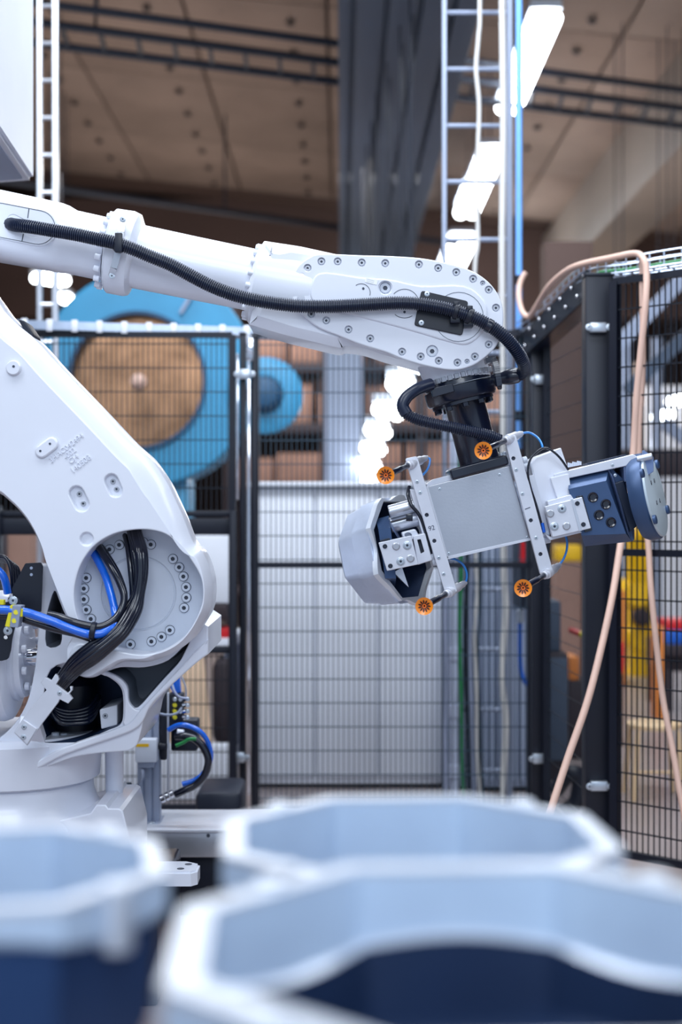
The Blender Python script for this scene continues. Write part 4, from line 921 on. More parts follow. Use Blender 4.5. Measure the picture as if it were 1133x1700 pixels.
# ---- cables on the robot
def rc(nm, pts, r, m, label=None, sides=10, parent=robot):
    bm = NB(); tube(bm, spline3(pp(pts), 7), r, sides); return obj(nm, bm, m, parent, label=label, sharp=60)
offs = [(-15, -.002, -15), (-10, -.01, -9), (-5, -.016, -4), (0, -.018, 2), (5, -.014, 7), (9, -.008, 12), (-8, .004, -2), (3, .004, 5)]
for k, (o, dy, oe) in enumerate(offs):
    j = lambda s: random.uniform(-s, s)
    pts = [(222+o*.7, 868, 3.86+dy), (226+o*.7+j(1), 886, 3.81+dy), (234+o*.8+j(1.5), 915, 3.765+dy), (236+o*.62+j(2), 950, 3.755+dy), (232+o*.6+j(2), 985, 3.75+dy), (222+o*.9, 1014+o*.2, 3.735+dy), (203+o*.8, 1046+o*.5, 3.705+dy), (180+o*.65, 1068+o*.7, 3.695+dy), (153+oe*.5, 1086+oe*.9, 3.695+dy), (126+oe*.45, 1106+oe*.75, 3.71+dy), (102+oe*.5, 1134+oe*.35, 3.735+dy*.5), (86+oe*.4, 1156+oe*.3, 3.76+dy*.3)]
    rc('control_cable', pts, .0075 if k not in (2, 5) else .0088, 'cable_black')
rc('control_cable', [(205, 880, 3.85), (212, 905, 3.80), (217, 945, 3.77), (220, 985, 3.765), (217, 1015, 3.755), (200, 1044, 3.74), (175, 1064, 3.71)], .008, 'cable_black')
rc('air_hose', [(146, 903, 3.85), (155, 917, 3.81), (174, 953, 3.775), (184, 985, 3.755), (190, 1010, 3.745)], .0108, 'cable_blue', 'bright blue air hose')
rc('air_hose', [(188, 1040, 3.70), (170, 1051, 3.685), (154, 1052.5, 3.68), (140, 1051, 3.68), (110, 1041, 3.675), (88, 1032, 3.67), (60, 1022, 3.665), (44, 1017, 3.66), (20, 1013.5, 3.655), (0, 1012, 3.655), (-60, 1010, 3.655)], .0115, 'cable_blue', 'bright blue air hose running left over the arm edge')
rc('air_hose', [(190, 1010, 3.745), (192, 1024, 3.73), (190, 1036, 3.705), (184, 1045, 3.695)], .0112, 'cable_blue')
rc('power_cable', [(156, 898, 3.85), (165, 910, 3.80), (188, 946, 3.755), (202, 975, 3.735), (206, 995, 3.725), (200, 1015, 3.715), (188, 1030, 3.70), (168, 1040, 3.688), (148, 1039, 3.684), (120, 1032, 3.68), (98, 1024, 3.69), (80, 1020, 3.695)], .0098, 'cable_black', 'thick black power cable')
rc('power_cable', [(166, 904, 3.84), (176, 918, 3.80), (196, 952, 3.765), (207, 985, 3.745), (205, 1006, 3.735)], .0075, 'cable_black')
rc('power_cable', [(150, 1060, 3.70), (125, 1052, 3.69), (90, 1044, 3.69), (55, 1033, 3.69), (20, 1024, 3.69), (-60, 1022, 3.69)], .0095, 'cable_black')
bm = NB(); cyl(bm, Q(150.5, 1047, 3.682), Q(159.5, 1048.5, 3.682), .0235, 20, .002); obj('cable_tie', bm, 'black_rubber', robot)
for k in range(5):
    rc('loop_cable', [(70+k*2, 1165+k*2, 3.90), (98, 1178+k*5, 3.92-.01*k), (122, 1181+k*5, 3.93-.01*k), (150, 1172+k*6, 3.95-.01*k), (164, 1150+k*5, 3.99)], .007, 'cable_black')
# bracket holding the bundle
bm = NB(); br = [(96, 1122), (98, 1128), (93, 1136), (112, 1151), (117, 1146), (116, 1140), (120, 1140), (120, 1146), (115, 1152), (120.5, 1160), (113, 1168), (99, 1161), (96, 1167), (70, 1201), (45, 1238), (23, 1216), (44, 1184), (73, 1150), (77, 1146), (68, 1133), (75, 1124), (85, 1130), (92, 1119)]
plate(bm, br, 3.69, .012, .8); bk = obj('cable_bracket', bm, 'alu_plate', robot, label='light grey sheet metal cable bracket')
inst('bracket_bolt', M_WASHBOLT, Q(99, 1151, 3.69), bk, scale=.0042)
bm = NB(); plate(bm, rrect([(39, 1195), (61, 1210), (45, 1236), (25, 1217)], 1), 3.684, .006, .5); b2 = obj('bracket_foot', bm, 'alu_plate', bk)
for x, y in ((40, 1207), (39, 1224)): inst('bracket_bolt', M_WASHBOLT, Q(x, y, 3.684), bk, scale=.0048)
bm = NB(); bar(bm, Q(50, 1196, 3.70), Q(60, 1225, 3.80), .05, .02); obj('bracket_leg', bm, 'white_paint', bk)
# black bracket plates and yellow clamp at the left
bm = NB(); plate(bm, rrect([(42, 935), (68, 934), (71, 940), (68, 1016), (22, 1010), (20, 976)], 2), 3.80, .006, .8); kb = obj('valve_bracket', bm, 'black_rubber', robot)
for x, y in ((52, 943), (52, 954)):
    bm = NB(); cyl(bm, Q(x, y, 3.799), Q(x, y, 3.80), .004, 10); obj('bracket_hole', bm, 'panel_grey', kb)
bm = NB(); plate(bm, smoothc([(-60, 990, 'c'), (8, 1000), (14, 992), (30, 993), (36, 1004, 'c'), (26, 1035), (20, 1060), (16, 1085), (4, 1097), (-60, 1097, 'c')], 4), 3.735, .008, .8); kb = obj('valve_bracket', bm, 'black_rubber', robot)
bm = NB(); cyl(bm, Q(9.5, 1058, 3.734), Q(9.5, 1058, 3.736), .005, 12); obj('bracket_hole', bm, 'label_white', kb)
bm = NB(); plate(bm, rrect([(21, 1005), (35, 1006), (30, 1042), (16, 1041)], 1), 3.64, .045, .8); cl = obj('hose_clamp', bm, 'steel_light', robot)
for x, y in ((26.5, 1016.5), (23.5, 1030.5)):
    bm = NB(); cyl(bm, Q(x, y, 3.639), Q(x, y, 3.642), .0062, 14); obj('clamp_dot', bm, 'yellow_clip', cl, label='yellow dot')
bm = NB(); plate(bm, rrect([(17, 1005), (22, 1005), (16, 1041), (8, 1040)], 1), 3.645, .04, .8); obj('clamp_insert', bm, 'yellow_clip', cl, label='yellow insert')
bm = NB(); plate(bm, rrect([(33, 1010), (38, 1011), (37, 1024), (33, 1024)], 1), 3.645, .04, .8); obj('clamp_insert', bm, 'yellow_clip', cl, label='yellow insert')
for x, y in ((22, 997), (13, 1047)): inst('clamp_bolt', M_WASHBOLT, Q(x, y, 3.66), cl, scale=.0075)
bm = NB(); plate(bm, [(-10, 996), (6, 996), (6, 1004), (-10, 1004)], 3.69, .02, .5); obj('yellow_marker', bm, 'yellow_clip', kb)
rc('air_hose', [(-40, 930, 3.86), (-10, 942, 3.86), (6, 958, 3.86), (13, 985, 3.87)], .0108, 'cable_blue')
for k in range(4): rc('coiled_cable', [(-40, 930-k*3, 3.88+.01*k), (0, 924+k*2, 3.88+.01*k), (12+k*3, 930+k*2, 3.88+.01*k), (19+k*4, 950, 3.88+.01*k), (21+k*4, 985, 3.89+.01*k)], .0058, 'cable_black')
for y0_, y1_ in ((978, 996), (999, 1016)):
    bm = NB(); cyl(bm, Q(58, (y0_+y1_)/2, 3.9), Q(68, (y0_+y1_)/2, 3.9), .0145, 14, .002); obj('pipe_fitting', bm, 'zinc', robot)
# ------------------------------------------------------------------ gripper
gr = thing('vacuum_gripper', 'steel-boxed gripper with orange suction cups hanging on the black column', 'gripper', Q(800, 790, 4.0))
c0 = on(772, 666)
bm = NB(); lathe(bm, on(770.5, 664), TA, [(0, .058), (S(2), .056), (S(100), .056), (S(112), .058)], 36); col = obj('black_column', bm, 'black_paint', gr)
bm = NB(); plate(bm, rrect([(747, 779), (842, 754), (847, 771), (751, 797)], 6), 3.90, .18, 3); cf_ = obj('column_foot', bm, 'black_paint', gr)
bm = NB(); lathe(bm, on(796, 776), TA, [(-S(8), .060), (-S(5), .075), (S(2), .077)], 36); obj('foot_ring', bm, 'black_paint', gr)
for x, y in ((832, 752), (836, 750)):
    bm = NB(); cyl(bm, Q(x, y, 3.93), Q(x, y, 3.93)+TA*.012, .008, 10, .002); obj('foot_nut', bm, 'zinc', gr)
BY = 3.905
bm = NB(); bx = rrect([(709, 808), (846, 773), (881, 895), (743, 927)], 1.5, 2); plate(bm, bx, BY, .20, 1.2); bxo = obj('steel_box', bm, 'brushed_steel', gr)
bm = NB(); plate(bm, [(708, 804), (722, 795), (846, 764), (847, 772), (710, 808)], BY+.03, .15, .6); obj('box_lid', bm, 'alu_plate', gr)
bm = NB(); plate(bm, [(742, 924), (881, 893), (882, 897), (743, 929)], BY-.003, .02, .3); obj('box_edge', bm, 'alu_plate', gr)
bm = NB(); plate(bm, [(705, 808), (711, 807), (745, 926), (739, 928)], BY-.003, .02, .3); obj('box_edge', bm, 'alu_plate', gr)
for x, y in ((730.5, 812), (830, 788), (745.5, 919), (876, 892)): inst('box_screw', M_WASHBOLT, Q(x, y, BY-.001), bxo, scale=.0028)
def mount(pts, parent=gr, holes=(), scr=(), Y=3.872):
    bm = NB(); plate(bm, rrect(pts, 4), Y, .014, .8, [dict(poly=circ(x, y, 3.4, 14), depth=.014, b=.4, floor=False) for x, y in holes]); b = obj('cup_bar', bm, 'alu_plate', parent)
    for x, y in holes:
        bm = NB(); cyl(bm, Q(x, y, Y, Y+.010), Q(x, y, Y, Y+.013), .0062, 12); obj('bar_hole', bm, 'socket_dark', b)
    for x, y in scr: inst('bar_screw', M_WASHBOLT, Q(x, y, Y), b, scale=.0034)
    return b
b1 = mount([(673, 761), (693, 757), (760, 983), (739, 983)], holes=[(709, 855), (721.6, 898)], scr=[(693, 800), (729, 926), (737, 953), (698, 818)])
b2 = mount([(837, 725), (857, 722), (920, 952), (898, 955)], holes=[(853, 761), (882, 864), (898, 920)], scr=[(857.5, 780), (868, 820), (890.5, 893)])
text('ink_mark', '92', .018, 717, 877, 3.8715, math.radians(14), 'marker_ink', b1, .0002)
text('ink_mark', '1', .022, 876, 844, 3.8715, math.radians(-70), 'marker_ink', b2, .0002)
def star_mesh():
    bm = NB()
    prof = [(0.0, .10), (0.0, .30), (-.10, .62), (-.26, .93), (-.29, 1.0), (-.22, .99), (.12, .66), (.30, .40), (.55, .34), (.6, .26)]
    rs = [[bm.verts.new((r*math.cos(2*PI*i/40), d, r*math.sin(2*PI*i/40))) for i in range(40)] for d, r in prof]
    for i in range(len(rs)-1): bridge(bm, rs[i], rs[i+1], 1 if i < 2 else 0)
    bm.faces.new(rs[-1])
    for k in range(11):
        t = 2*PI*k/11; c_, s_ = math.cos(t), math.sin(t)
        q = []
        for r, w_, d in ((.24, .05, -.02), (.50, .085, -.09), (.70, .04, -.17)):
            q.append([(c_*r-s_*w_, d-.02, s_*r+c_*w_), (c_*r+s_*w_, d-.02, s_*r-c_*w_), (c_*r+s_*w_, d+.05, s_*r-c_*w_), (c_*r-s_*w_, d+.05, s_*r+c_*w_)])
        v = [[bm.verts.new(p) for p in e] for e in q]
        for i in range(2): bridge(bm, v[i], v[i+1], 2)
        bm.faces.new(v[0]).material_index = 2; bm.faces.new(v[2]).material_index = 2
    finish(bm); me = bpy.data.meshes.new('suction_cup'); bm.to_mesh(me); bm.free()
    for m in ('orange_silicone', 'orange_deep', 'star_dark'): me.materials.append(MATS[m])
    return me
CUP = star_mesh()
def suction(cx, cy, sx, sy, fx, fy, tubepts):
    cup = Q(cx, cy, 3.775); st = Q(sx, sy, 3.868); back = Q(fx, fy, 3.95)
    d = (cup-st).normalized()
    bm = NB(); lathe(bm, cup-d*.012, -d, [(0, .008), (.004, .0085), ((cup-st).length*.5, .0085), ((cup-st).length*.5+.003, .0068), ((cup-st).length-.01, .0068)], 16); stem = obj('cup_stem', bm, 'black_paint', gr)
    bm = NB(); cyl(bm, cup-d*.006, cup-d*.028, .0095, 16, .001); obj('stem_collar', bm, 'chrome', stem)
    dd = Vector((0.10*d.x/abs(d.x), -1, d.z*.3)).normalized()
    q = Vector((0, -1, 0)).rotation_difference((Vector((0, -1, 0))+d*.25).normalized())
    inst('suction_cup', CUP, cup, gr, q.to_euler(), scale=.0232, label='orange suction cup with a dark star inside')
    bm = NB(); lathe(bm, st+d*.014, -d, [(0, .0095), (.002, .011), (.012, .011), (.013, .0135), (.03, .0135)], 16); obj('cup_nut', bm, 'alu_plate', gr)
    bm = NB(); lathe(bm, st-d*.004, back-st, [(0, .012), ((back-st).length*.55, .0125), ((back-st).length*.6, .0095), ((back-st).length*.85, .009), ((back-st).length*.86, .006), ((back-st).length, .006)], 14); obj('air_fitting', bm, 'alu_plate', gr)
    bm = NB(); tube(bm, spline3([back]+pp(tubepts), 7), .0032, 8); obj('air_tube', bm, 'air_blue', gr, label='thin blue air tube', sharp=60)
suction(641, 789, 682, 771, 708, 760, [(714, 762, 3.95), (713, 772, 3.94), (709, 781, 3.93), (702, 789, 3.93)])
suction(803, 748, 843, 730, 866, 720, [(878, 718, 3.95), (890, 724, 3.94), (898, 733, 3.92), (902, 744, 3.90)])
suction(705, 1006, 745, 984, 772, 968, [(775, 962, 3.95), (775, 950, 3.95), (769, 937, 3.95), (757, 929, 3.95), (748, 927, 3.95)])
suction(869, 976, 908, 953, 929, 938, [(936, 928, 3.95), (941, 915, 3.95), (942, 900, 3.94), (938, 884, 3.94)])
# cables between bar and heads
def gc(nm, pts, r, m): bm = NB(); tube(bm, spline3(pp(pts), 7), r, 8); return obj(nm, bm, m, gr, sharp=60)
gc('sensor_cable', [(680, 808, 3.93), (678, 822, 3.91), (683, 838, 3.90), (693, 850, 3.90), (700, 862, 3.90), (706, 880, 3.90), (711, 897, 3.90), (716, 920, 3.90)], .005, 'cable_black')
gc('air_tube', [(686, 822, 3.92), (690, 835, 3.91), (694, 846, 3.91)], .004, 'cable_blue')
gc('air_tube', [(711, 898, 3.90), (714, 912, 3.90), (717, 924, 3.90)], .004, 'cable_blue')
gc('sensor_cable', [(944, 780, 3.89), (930, 760, 3.87), (915, 747, 3.865), (903, 744, 3.865), (889, 753, 3.87), (880, 765, 3.87), (877, 785, 3.87), (881, 808, 3.88), (890, 835, 3.89), (897, 860, 3.89), (903, 884, 3.89)], .0032, 'cable_black')
gc('sensor_cable', [(868, 775, 3.93), (875, 800, 3.91), (885, 830, 3.90), (894, 862, 3.90), (902, 885, 3.90)], .007, 'cable_black')
gc('air_tube', [(876, 800, 3.895), (884, 822, 3.89)], .0035, 'cable_blue')
gc('air_tube', [(901, 868, 3.885), (904, 884, 3.885)], .0045, 'cable_blue')
for x0_, y0_, x1_, y1_ in ((898, 888, 912, 884), (900, 898, 914, 895), (714, 926, 728, 923), (718, 934, 728, 932), (868, 765, 876, 763), (869, 775, 878, 772)):
    bm = NB(); cyl(bm, Q(x0_, y0_, 3.90), Q(x1_, y1_, 3.90), .010, 12, .002); obj('tube_connector', bm, 'disc_paint', gr)

# right head
hd = obj('head_block', plate(NB(), rrect([(881, 769), (891, 758), (932, 743), (945, 781), (946, 834), (909, 840), (906, 887)], 2), 3.90, .16, 2.5), 'white_paint_matte', gr)
bm = NB(); plate(bm, [(878, 790), (888, 788), (914, 886), (906, 890)], 3.893, .02, .6); obj('head_edge', bm, 'alu_plate', gr)
bm = NB(); plate(bm, rrect([(914, 793), (945, 786), (950, 822), (926, 828)], 2), 3.885, .05, 1.5); obj('head_step', bm, 'white_paint_matte', gr)
bm = NB(); plate(bm, rrect([(920, 787), (1052, 754), (1060, 759), (1060, 770), (1020, 778), (946, 794), (920, 796)], 1.5), 3.895, .15, 1.2); bmo = obj('head_beam', bm, 'alu_plate', gr)
bm = NB(); plate(bm, [(975, 769), (1040, 754), (1042, 757), (977, 772)], 3.95, .10, .4); obj('beam_strip', bm, 'jaw_dark', gr)
bm = NB(); plate(bm, rrect([(1035, 766), (1062, 760), (1062, 795), (1038, 800)], 1), 3.90, .14, 1); obj('beam_end', bm, 'jaw_light', gr)
for x, y in ((1018, 772), (1022, 789)): inst('beam_screw', M_WASHBOLT, Q(x, y, 3.890), gr, scale=.0028)
# jaw body: faceted block
def facet(nm, polys, m, parent):
    """polys: lists of (px,py,Y) faces of one closed-looking facetted skin"""
    bm = NB(); cache = {}
    def g(p):
        if p not in cache: cache[p] = bm.verts.new(Q(*p))
        return cache[p]
    for f in polys: bm.faces.new([g(tuple(p)) for p in f])
    return obj(nm, bm, m, parent, sharp=10)
def prism_hull(nm, front, back, m, parent, mats=None):
    """convex closed block from front ring and back ring of (px,py,Y)"""
    bm = NB(); a = [bm.verts.new(Q(*p)) for p in front]; b = [bm.verts.new(Q(*p)) for p in back]
    bridge(bm, a, b); bm.faces.new(a); bm.faces.new(b)
    o = obj(nm, bm, m, parent, sharp=10); return o
jw = prism_hull('jaw_block', [(944, 812, 3.87), (1007, 798, 3.87), (1040, 886, 3.87), (966, 889, 3.87)],
                [(946, 789, 3.925), (1012, 774, 3.925), (1050, 899, 3.93), (971, 907, 3.93)], 'jaw_blue', gr)
prism_hull('jaw_rear', [(946, 789, 3.926), (1012, 774, 3.926), (1040, 800, 3.926), (1052, 898, 3.93), (971, 907, 3.931)], [(946, 789, 4.05), (1012, 774, 4.05), (1040, 800, 4.05), (1052, 898, 4.05), (971, 907, 4.05)], 'jaw_blue', gr)
prism_hull('jaw_cheek', [(1008, 775, 3.905), (1016, 790, 3.882), (1028, 830, 3.875), (1042, 884, 3.882), (1048, 897, 3.91), (1030, 860, 3.93)], [(1012, 776, 4.0), (1026, 790, 4.0), (1040, 830, 4.0), (1054, 880, 4.0), (1054, 896, 4.0), (1036, 860, 4.0)], 'jaw_light', gr)
for x, y in ((985, 825.5), (1006.5, 837), (995, 855), (1015, 867)):
    bm = NB(); lathe(bm, Q(x, y, 3.87, 3.871), (0, -1, 0), [(0, .0145), (.005, .0135), (.006, .0115), (.003, .008), (.0025, .001)], 20); obj('rubber_socket', bm, 'cable_black', gr)
bm = NB(); plate(bm, rrect([(909, 832), (948, 821), (953, 828), (953, 834), (912, 842)], 1.5), 3.862, .05, 1); obj('jaw_step', bm, 'alu_plate', gr)
bm = NB(); plate(bm, rrect([(957, 824), (968, 822), (984, 880), (972, 884)], 1), 3.864, .02, .5); obj('jaw_shim', bm, 'cable_black', gr)
jp = obj('jaw_plate', plate(NB(), rrect([(905, 841), (967, 825), (982, 877), (918, 892)], 1.5), 3.848, .022, 1), 'alu_plate', gr, label='bolted light metal plate')
bm = NB(); plate(bm, [(948, 829), (952, 828), (967, 881), (962, 882)], 3.8465, .004, .3); obj('plate_rib', bm, 'alu', jp)
def bolts4(ws, ds, bs_, par, Y):
    for x, y in ws: inst('washer_bolt', M_WASHBOLT, Q(x, y, Y), par, scale=.0078)
    for x, y in ds:
        bm = NB(); lathe(bm, Q(x, y, Y, Y+.001), (0, -1, 0), [(0, .0108), (.003, .0105), (.005, .008)], 18); obj('plug', bm, 'bolt_grey', par)
    for x, y in bs_: inst('black_screw', M_BLACKBOLT, Q(x, y, Y, Y+.0005), par, scale=.0062)
bolts4([(933.5, 844.5), (921, 874)], [(914, 852.5), (941, 873.5)], [(959, 835.7), (969, 870.6)], jp, 3.848)
bm = NB(); plate(bm, [(906, 887), (916, 892), (962, 881), (967, 884), (930, 893), (914, 897)], 3.865, .05, .5); obj('jaw_under', bm, 'alu_plate', gr)
# round plate at the end
n = Vector((0.90, -0.40, 0.20)).normalized(); ec = Q(1087, 822, 3.93)
upv = (Vector((0, 0, 1))-n*n.z).normalized(); sd = n.cross(upv).normalized()
def disc3(c, rings, m, nm, par, seg=56, cut=None, mi=None):
    bm = NB(); rs = []
    for d, r in rings:
        q = []
        for i in range(seg):
            t = 2*PI*i/seg; a_, b_ = r*math.cos(t), r*math.sin(t)
            q.append(bm.verts.new(c+n*d+sd*a_+upv*b_))
        rs.append(q)
    for i in range(len(rs)-1): bridge(bm, rs[i], rs[i+1])
    bm.faces.new(rs[0]); bm.faces.new(rs[-1]); return obj(nm, bm, m, par)
R_ = S(71, 3.93)
disc3(ec, [(-.050, R_*.82), (-.046, R_*.96), (-.030, R_*1.03), (-.006, R_*1.03), (-.002, R_)], 'jaw_blue', 'round_jaw', gr)
rp_ = disc3(ec, [(-.002, R_*.985), (.004, R_*.985), (.005, R_*.97)], 'disc_face', 'round_plate', gr)
def onface(px, py, d=0.005):
    # intersect the pixel ray with the plate plane
    o_ = Vector((0, 0, CAMZ)); r = Q(px, py, 1.0)-o_; p0 = ec+n*d
    return o_+r*((p0-o_).dot(n)/r.dot(n))
for x, y in ((1090, 771), (1065, 786), (1107, 846.5), (1086, 863)):
    c = onface(x, y); bm = NB(); lathe(bm, c-n*.001, n, [(0, .0125), (.007, .0125), (.0085, .0115)], 20); obj('rubber_pad', bm, 'jaw_blue', rp_)
for x, y in ((1081.7, 801.5), (1086.8, 798), (1091, 834.5), (1096, 831)):
    c = onface(x, y); bm = NB(); lathe(bm, c, n, [(0, .0062), (.0008, .0062)], 14); obj('plate_hole', bm, 'socket_dark', rp_)
    bm = NB(); lathe(bm, c+n*.0006, n, [(0, .0035), (.0008, .0035)], 10); obj('hole_pin', bm, 'zinc', rp_)
bm = NB(); plate(bm, rrect([(1070, 747), (1086, 759), (1086, 783), (1075, 790), (1066, 784), (1068, 766)], 1), 3.885, .025, 1); obj('sensor_bracket', bm, 'jaw_light', gr)
bm = NB(); cyl(bm, Q(1058, 763, 3.88), Q(1084, 757, 3.87), .009, 16, .002); obj('sensor_tube', bm, 'alu', gr)
bm = NB(); plate(bm, rrect([(1020, 802), (1036, 797), (1060, 872), (1046, 884)], 2), 3.90, .12, 2); obj('jaw_back', bm, 'jaw_dark', gr)
bm = NB(); 
for k in range(9): cyl(bm, Q(944+k*2.6, 776-k*.5, 4.0), Q(944+k*2.6, 768-k*.5+(k % 3), 4.0), .0022, 5)
obj('brush_strip', bm, 'disc_paint', gr)

# left head
bm = NB(); cyl(bm, Q(646, 850, 3.93), Q(690, 838, 3.93), .018, 16, .002); obj('guide_rod', bm, 'alu', gr)
bm = NB(); cyl(bm, Q(648, 872, 3.95), Q(700, 858, 3.95), .022, 16, .002); obj('guide_rod', bm, 'alu', gr)
bm = NB(); plate(bm, [(681, 812), (696, 814), (727, 926), (716, 930), (700, 880)], 3.90, .14, 1); obj('head_block', bm, 'white_paint_matte', gr)
prism_hull('jaw_block', [(629, 880, 3.895), (649, 876, 3.895), (658, 960, 3.895), (640, 960, 3.895)], [(624, 862, 3.96), (646, 856, 3.96), (656, 975, 3.96), (642, 972, 3.96)], 'jaw_blue', gr)
prism_hull('jaw_cheek', [(646, 858, 3.93), (650, 876, 3.89), (664, 898, 3.91)], [(646, 858, 4.0), (655, 876, 4.0), (668, 898, 4.0)], 'jaw_light', gr)
prism_hull('jaw_cheek', [(654, 950, 3.90), (668, 942, 3.90), (679, 975, 3.90)], [(656, 955, 3.97), (668, 942, 3.97), (679, 975, 3.97)], 'alu', gr)
bm = NB(); plate(bm, rrect([(667, 884), (690, 878), (698, 892), (672, 900)], 3), 3.885, .06, 1.5, [dict(poly=circ(678, 888, 6, 14, 4), depth=.03, b=.4)]); obj('jaw_lug', bm, 'alu_plate', gr)
bm = NB(); plate(bm, rrect([(686, 890), (706, 885), (718, 930), (694, 938)], 2), 3.872, .10, 1.2, [dict(poly=rrect([(693, 896), (699, 895), (705, 916), (699, 919)], 1), depth=.02, b=.3, mi=1)]); obj('slide_block', bm, ['alu_plate', 'socket_dark'], gr)
bm = NB(); plate(bm, rrect([(631, 897), (647, 893), (650, 902), (634, 906)], 1), 3.862, .02, .4); obj('jaw_shim', bm, 'cable_black', gr)
jp2 = obj('jaw_plate', plate(NB(), rrect([(629, 901), (683, 889), (695, 937), (643, 948)], 1.5), 3.850, .03, 1), 'alu_plate', gr, label='bolted light metal plate')
bolts4([(676.5, 905.5), (665.6, 932)], [(658, 907), (682, 927)], [(639.5, 907), (648.5, 939.5)], jp2, 3.850)
bm = NB(); cyl(bm, Q(649, 867, 3.90), Q(676, 860, 3.90), .003, 8); obj('sensor_cable', bm, 'cable_black', gr)
bm = NB(); p = Q(680, 859, 3.895); box(bm, p.x-.009, p.x+.009, p.y-.008, p.y+.008, p.z-.010, p.z+.010, .002); obj('proximity_sensor', bm, 'cable_black', gr)

# held casting: facetted tub, opening to the right and towards the viewer
ht = thing('cast_housing', 'grey cast metal housing held in the left jaw of the gripper', 'casting', Q(640, 915, 4.03))
hn = Vector((0.80, -0.52, 0.22)).normalized(); hu = (Vector((0, 0, 1))-hn*hn.z).normalized(); hs = hu.cross(hn).normalized()
def hring(c, r, d, k=8, sm=3, ph=PI/8, lobes=0.0, sx=1.0):
    """octagonal ring with rounded corners; returns points"""
    cor = [(r*sx*math.cos(2*PI*i/k+ph), r*math.sin(2*PI*i/k+ph)) for i in range(k)]
    pts = rrect(cor, r*.07, sm); o = []
    for i, (a_, b_) in enumerate(pts):
        f = 1+lobes*math.cos(4*math.atan2(b_, a_)+.6); o.append(c+hn*d+hs*a_*f+hu*b_*f)
    return o
hc = Q(664, 913, 4.02); RR = S(96, 4.0)
def loft_open(bm, secs, mis):
    rr = [[bm.verts.new(p) for p in s] for s in secs]
    for i in range(len(rr)-1): bridge(bm, rr[i], rr[i+1], mis[i])
    return rr
bm = NB()
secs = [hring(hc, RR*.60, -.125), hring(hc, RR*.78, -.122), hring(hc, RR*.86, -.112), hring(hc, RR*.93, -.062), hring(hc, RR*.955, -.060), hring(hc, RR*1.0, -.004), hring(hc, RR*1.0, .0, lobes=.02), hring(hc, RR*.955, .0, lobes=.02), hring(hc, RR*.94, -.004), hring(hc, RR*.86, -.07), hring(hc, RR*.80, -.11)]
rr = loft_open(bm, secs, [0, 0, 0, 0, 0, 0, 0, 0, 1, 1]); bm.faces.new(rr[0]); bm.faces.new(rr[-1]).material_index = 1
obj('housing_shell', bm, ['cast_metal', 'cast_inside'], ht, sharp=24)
# wavy rim lip
bm = NB()
N_ = 96; a_o, a_i, b_o, b_i = [], [], [], []
for i in range(N_):
    t = 2*PI*i/N_; f = 1+.045*math.cos(5*t+.5)+.02*math.cos(9*t); q = math.cos(((t+PI/8) % (PI/4))-PI/8); base = RR*.955/q*math.cos(PI/8)*1.03
    for L_, rr_, d in ((a_o, base*f*1.02, .012), (a_i, base*.93, .012), (b_o, base*f*1.02, -.004), (b_i, base*.93, -.004)):
        L_.append(bm.verts.new(hc+hn*d+hs*math.cos(t)*rr_+hu*math.sin(t)*rr_))
for A1, B1_ in ((a_o, a_i), (a_o, b_o), (a_i, b_i), (b_o, b_i)): bridge(bm, A1, B1_)
obj('scalloped_rim', bm, 'machined_rim', ht, sharp=30)

# ------------------------------------------------------------------ aluminium stand with valve block (left, behind the robot)
TY = 4.7
st = thing('aluminium_stand', 'grey aluminium profile post with a valve box, right of the robot base', 'stand', (Q(245, 0, TY).x, TY, 0))
x0, x1 = Q(228, 0, TY).x, Q(264, 0, TY).x
bm = NB()
box(bm, x0+.008, x1-.008, TY+.008, TY+.06, .0, zat(1130, TY))
obj('profile_core', bm, 'panel_grey', st)
for a_, b_ in ((x0, x0+.018), ((x0+x1)/2-.011, (x0+x1)/2+.011), (x1-.018, x1)):
    bm = NB(); box(bm, a_, b_, TY, TY+.068, .0, zat(1130, TY), .001); obj('profile_rib', bm, 'steel_light', st)
bm = NB(); box(bm, Q(222, 0, TY).x, Q(268, 0, TY).x, TY-.03, TY+.10, zat(1384, TY), zat(1364, TY), .004); bp_ = obj('base_block', bm, 'steel_light', st)
inst('base_bolt', M_WASHBOLT, Q(252, 1371, TY-.03), st, scale=.009)
bm = NB(); box(bm, Q(227, 0, TY).x, Q(263, 0, TY).x, TY-.04, TY+.01, zat(1263, TY), zat(1224, TY), .006); vb = obj('valve_box', bm, 'disc_paint', st)
bm = NB(); box(bm, Q(229, 0, TY).x, Q(250, 0, TY).x, TY-.0415, TY-.039, zat(1236.5, TY), zat(1231.5, TY)); obj('yellow_label', bm, 'yellow_paint', vb)
bm = NB(); box(bm, Q(231, 0, TY).x, Q(259, 0, TY).x, TY-.03, TY+.01, zat(1272, TY), zat(1263, TY), .003); obj('valve_foot', bm, 'steel_light', vb)
bm = NB(); cyl(bm, Q(263, 1238, TY), Q(276, 1240, TY), .012, 12, .002); obj('side_plug', bm, 'black_rubber', st)
bm = NB(); tube(bm, spline3(pp([(237, 1278, TY-.02), (237, 1290, TY-.03), (230, 1302, TY-.02), (220, 1312, TY)]), 6), .006, 8); obj('lead', bm, 'steel_light', st)
bm = NB(); box(bm, Q(266, 0, TY).x, Q(276, 0, TY).x, TY, TY+.05, zat(1262, TY), zat(1150, TY), .003); obj('black_rail', bm, 'black_rubber', st)
bm = NB(); box(bm, Q(277, 0, TY).x, Q(281, 0, TY).x, TY, TY+.02, zat(1330, TY), zat(1150, TY), .002); obj('thin_rod', bm, 'alu', st)
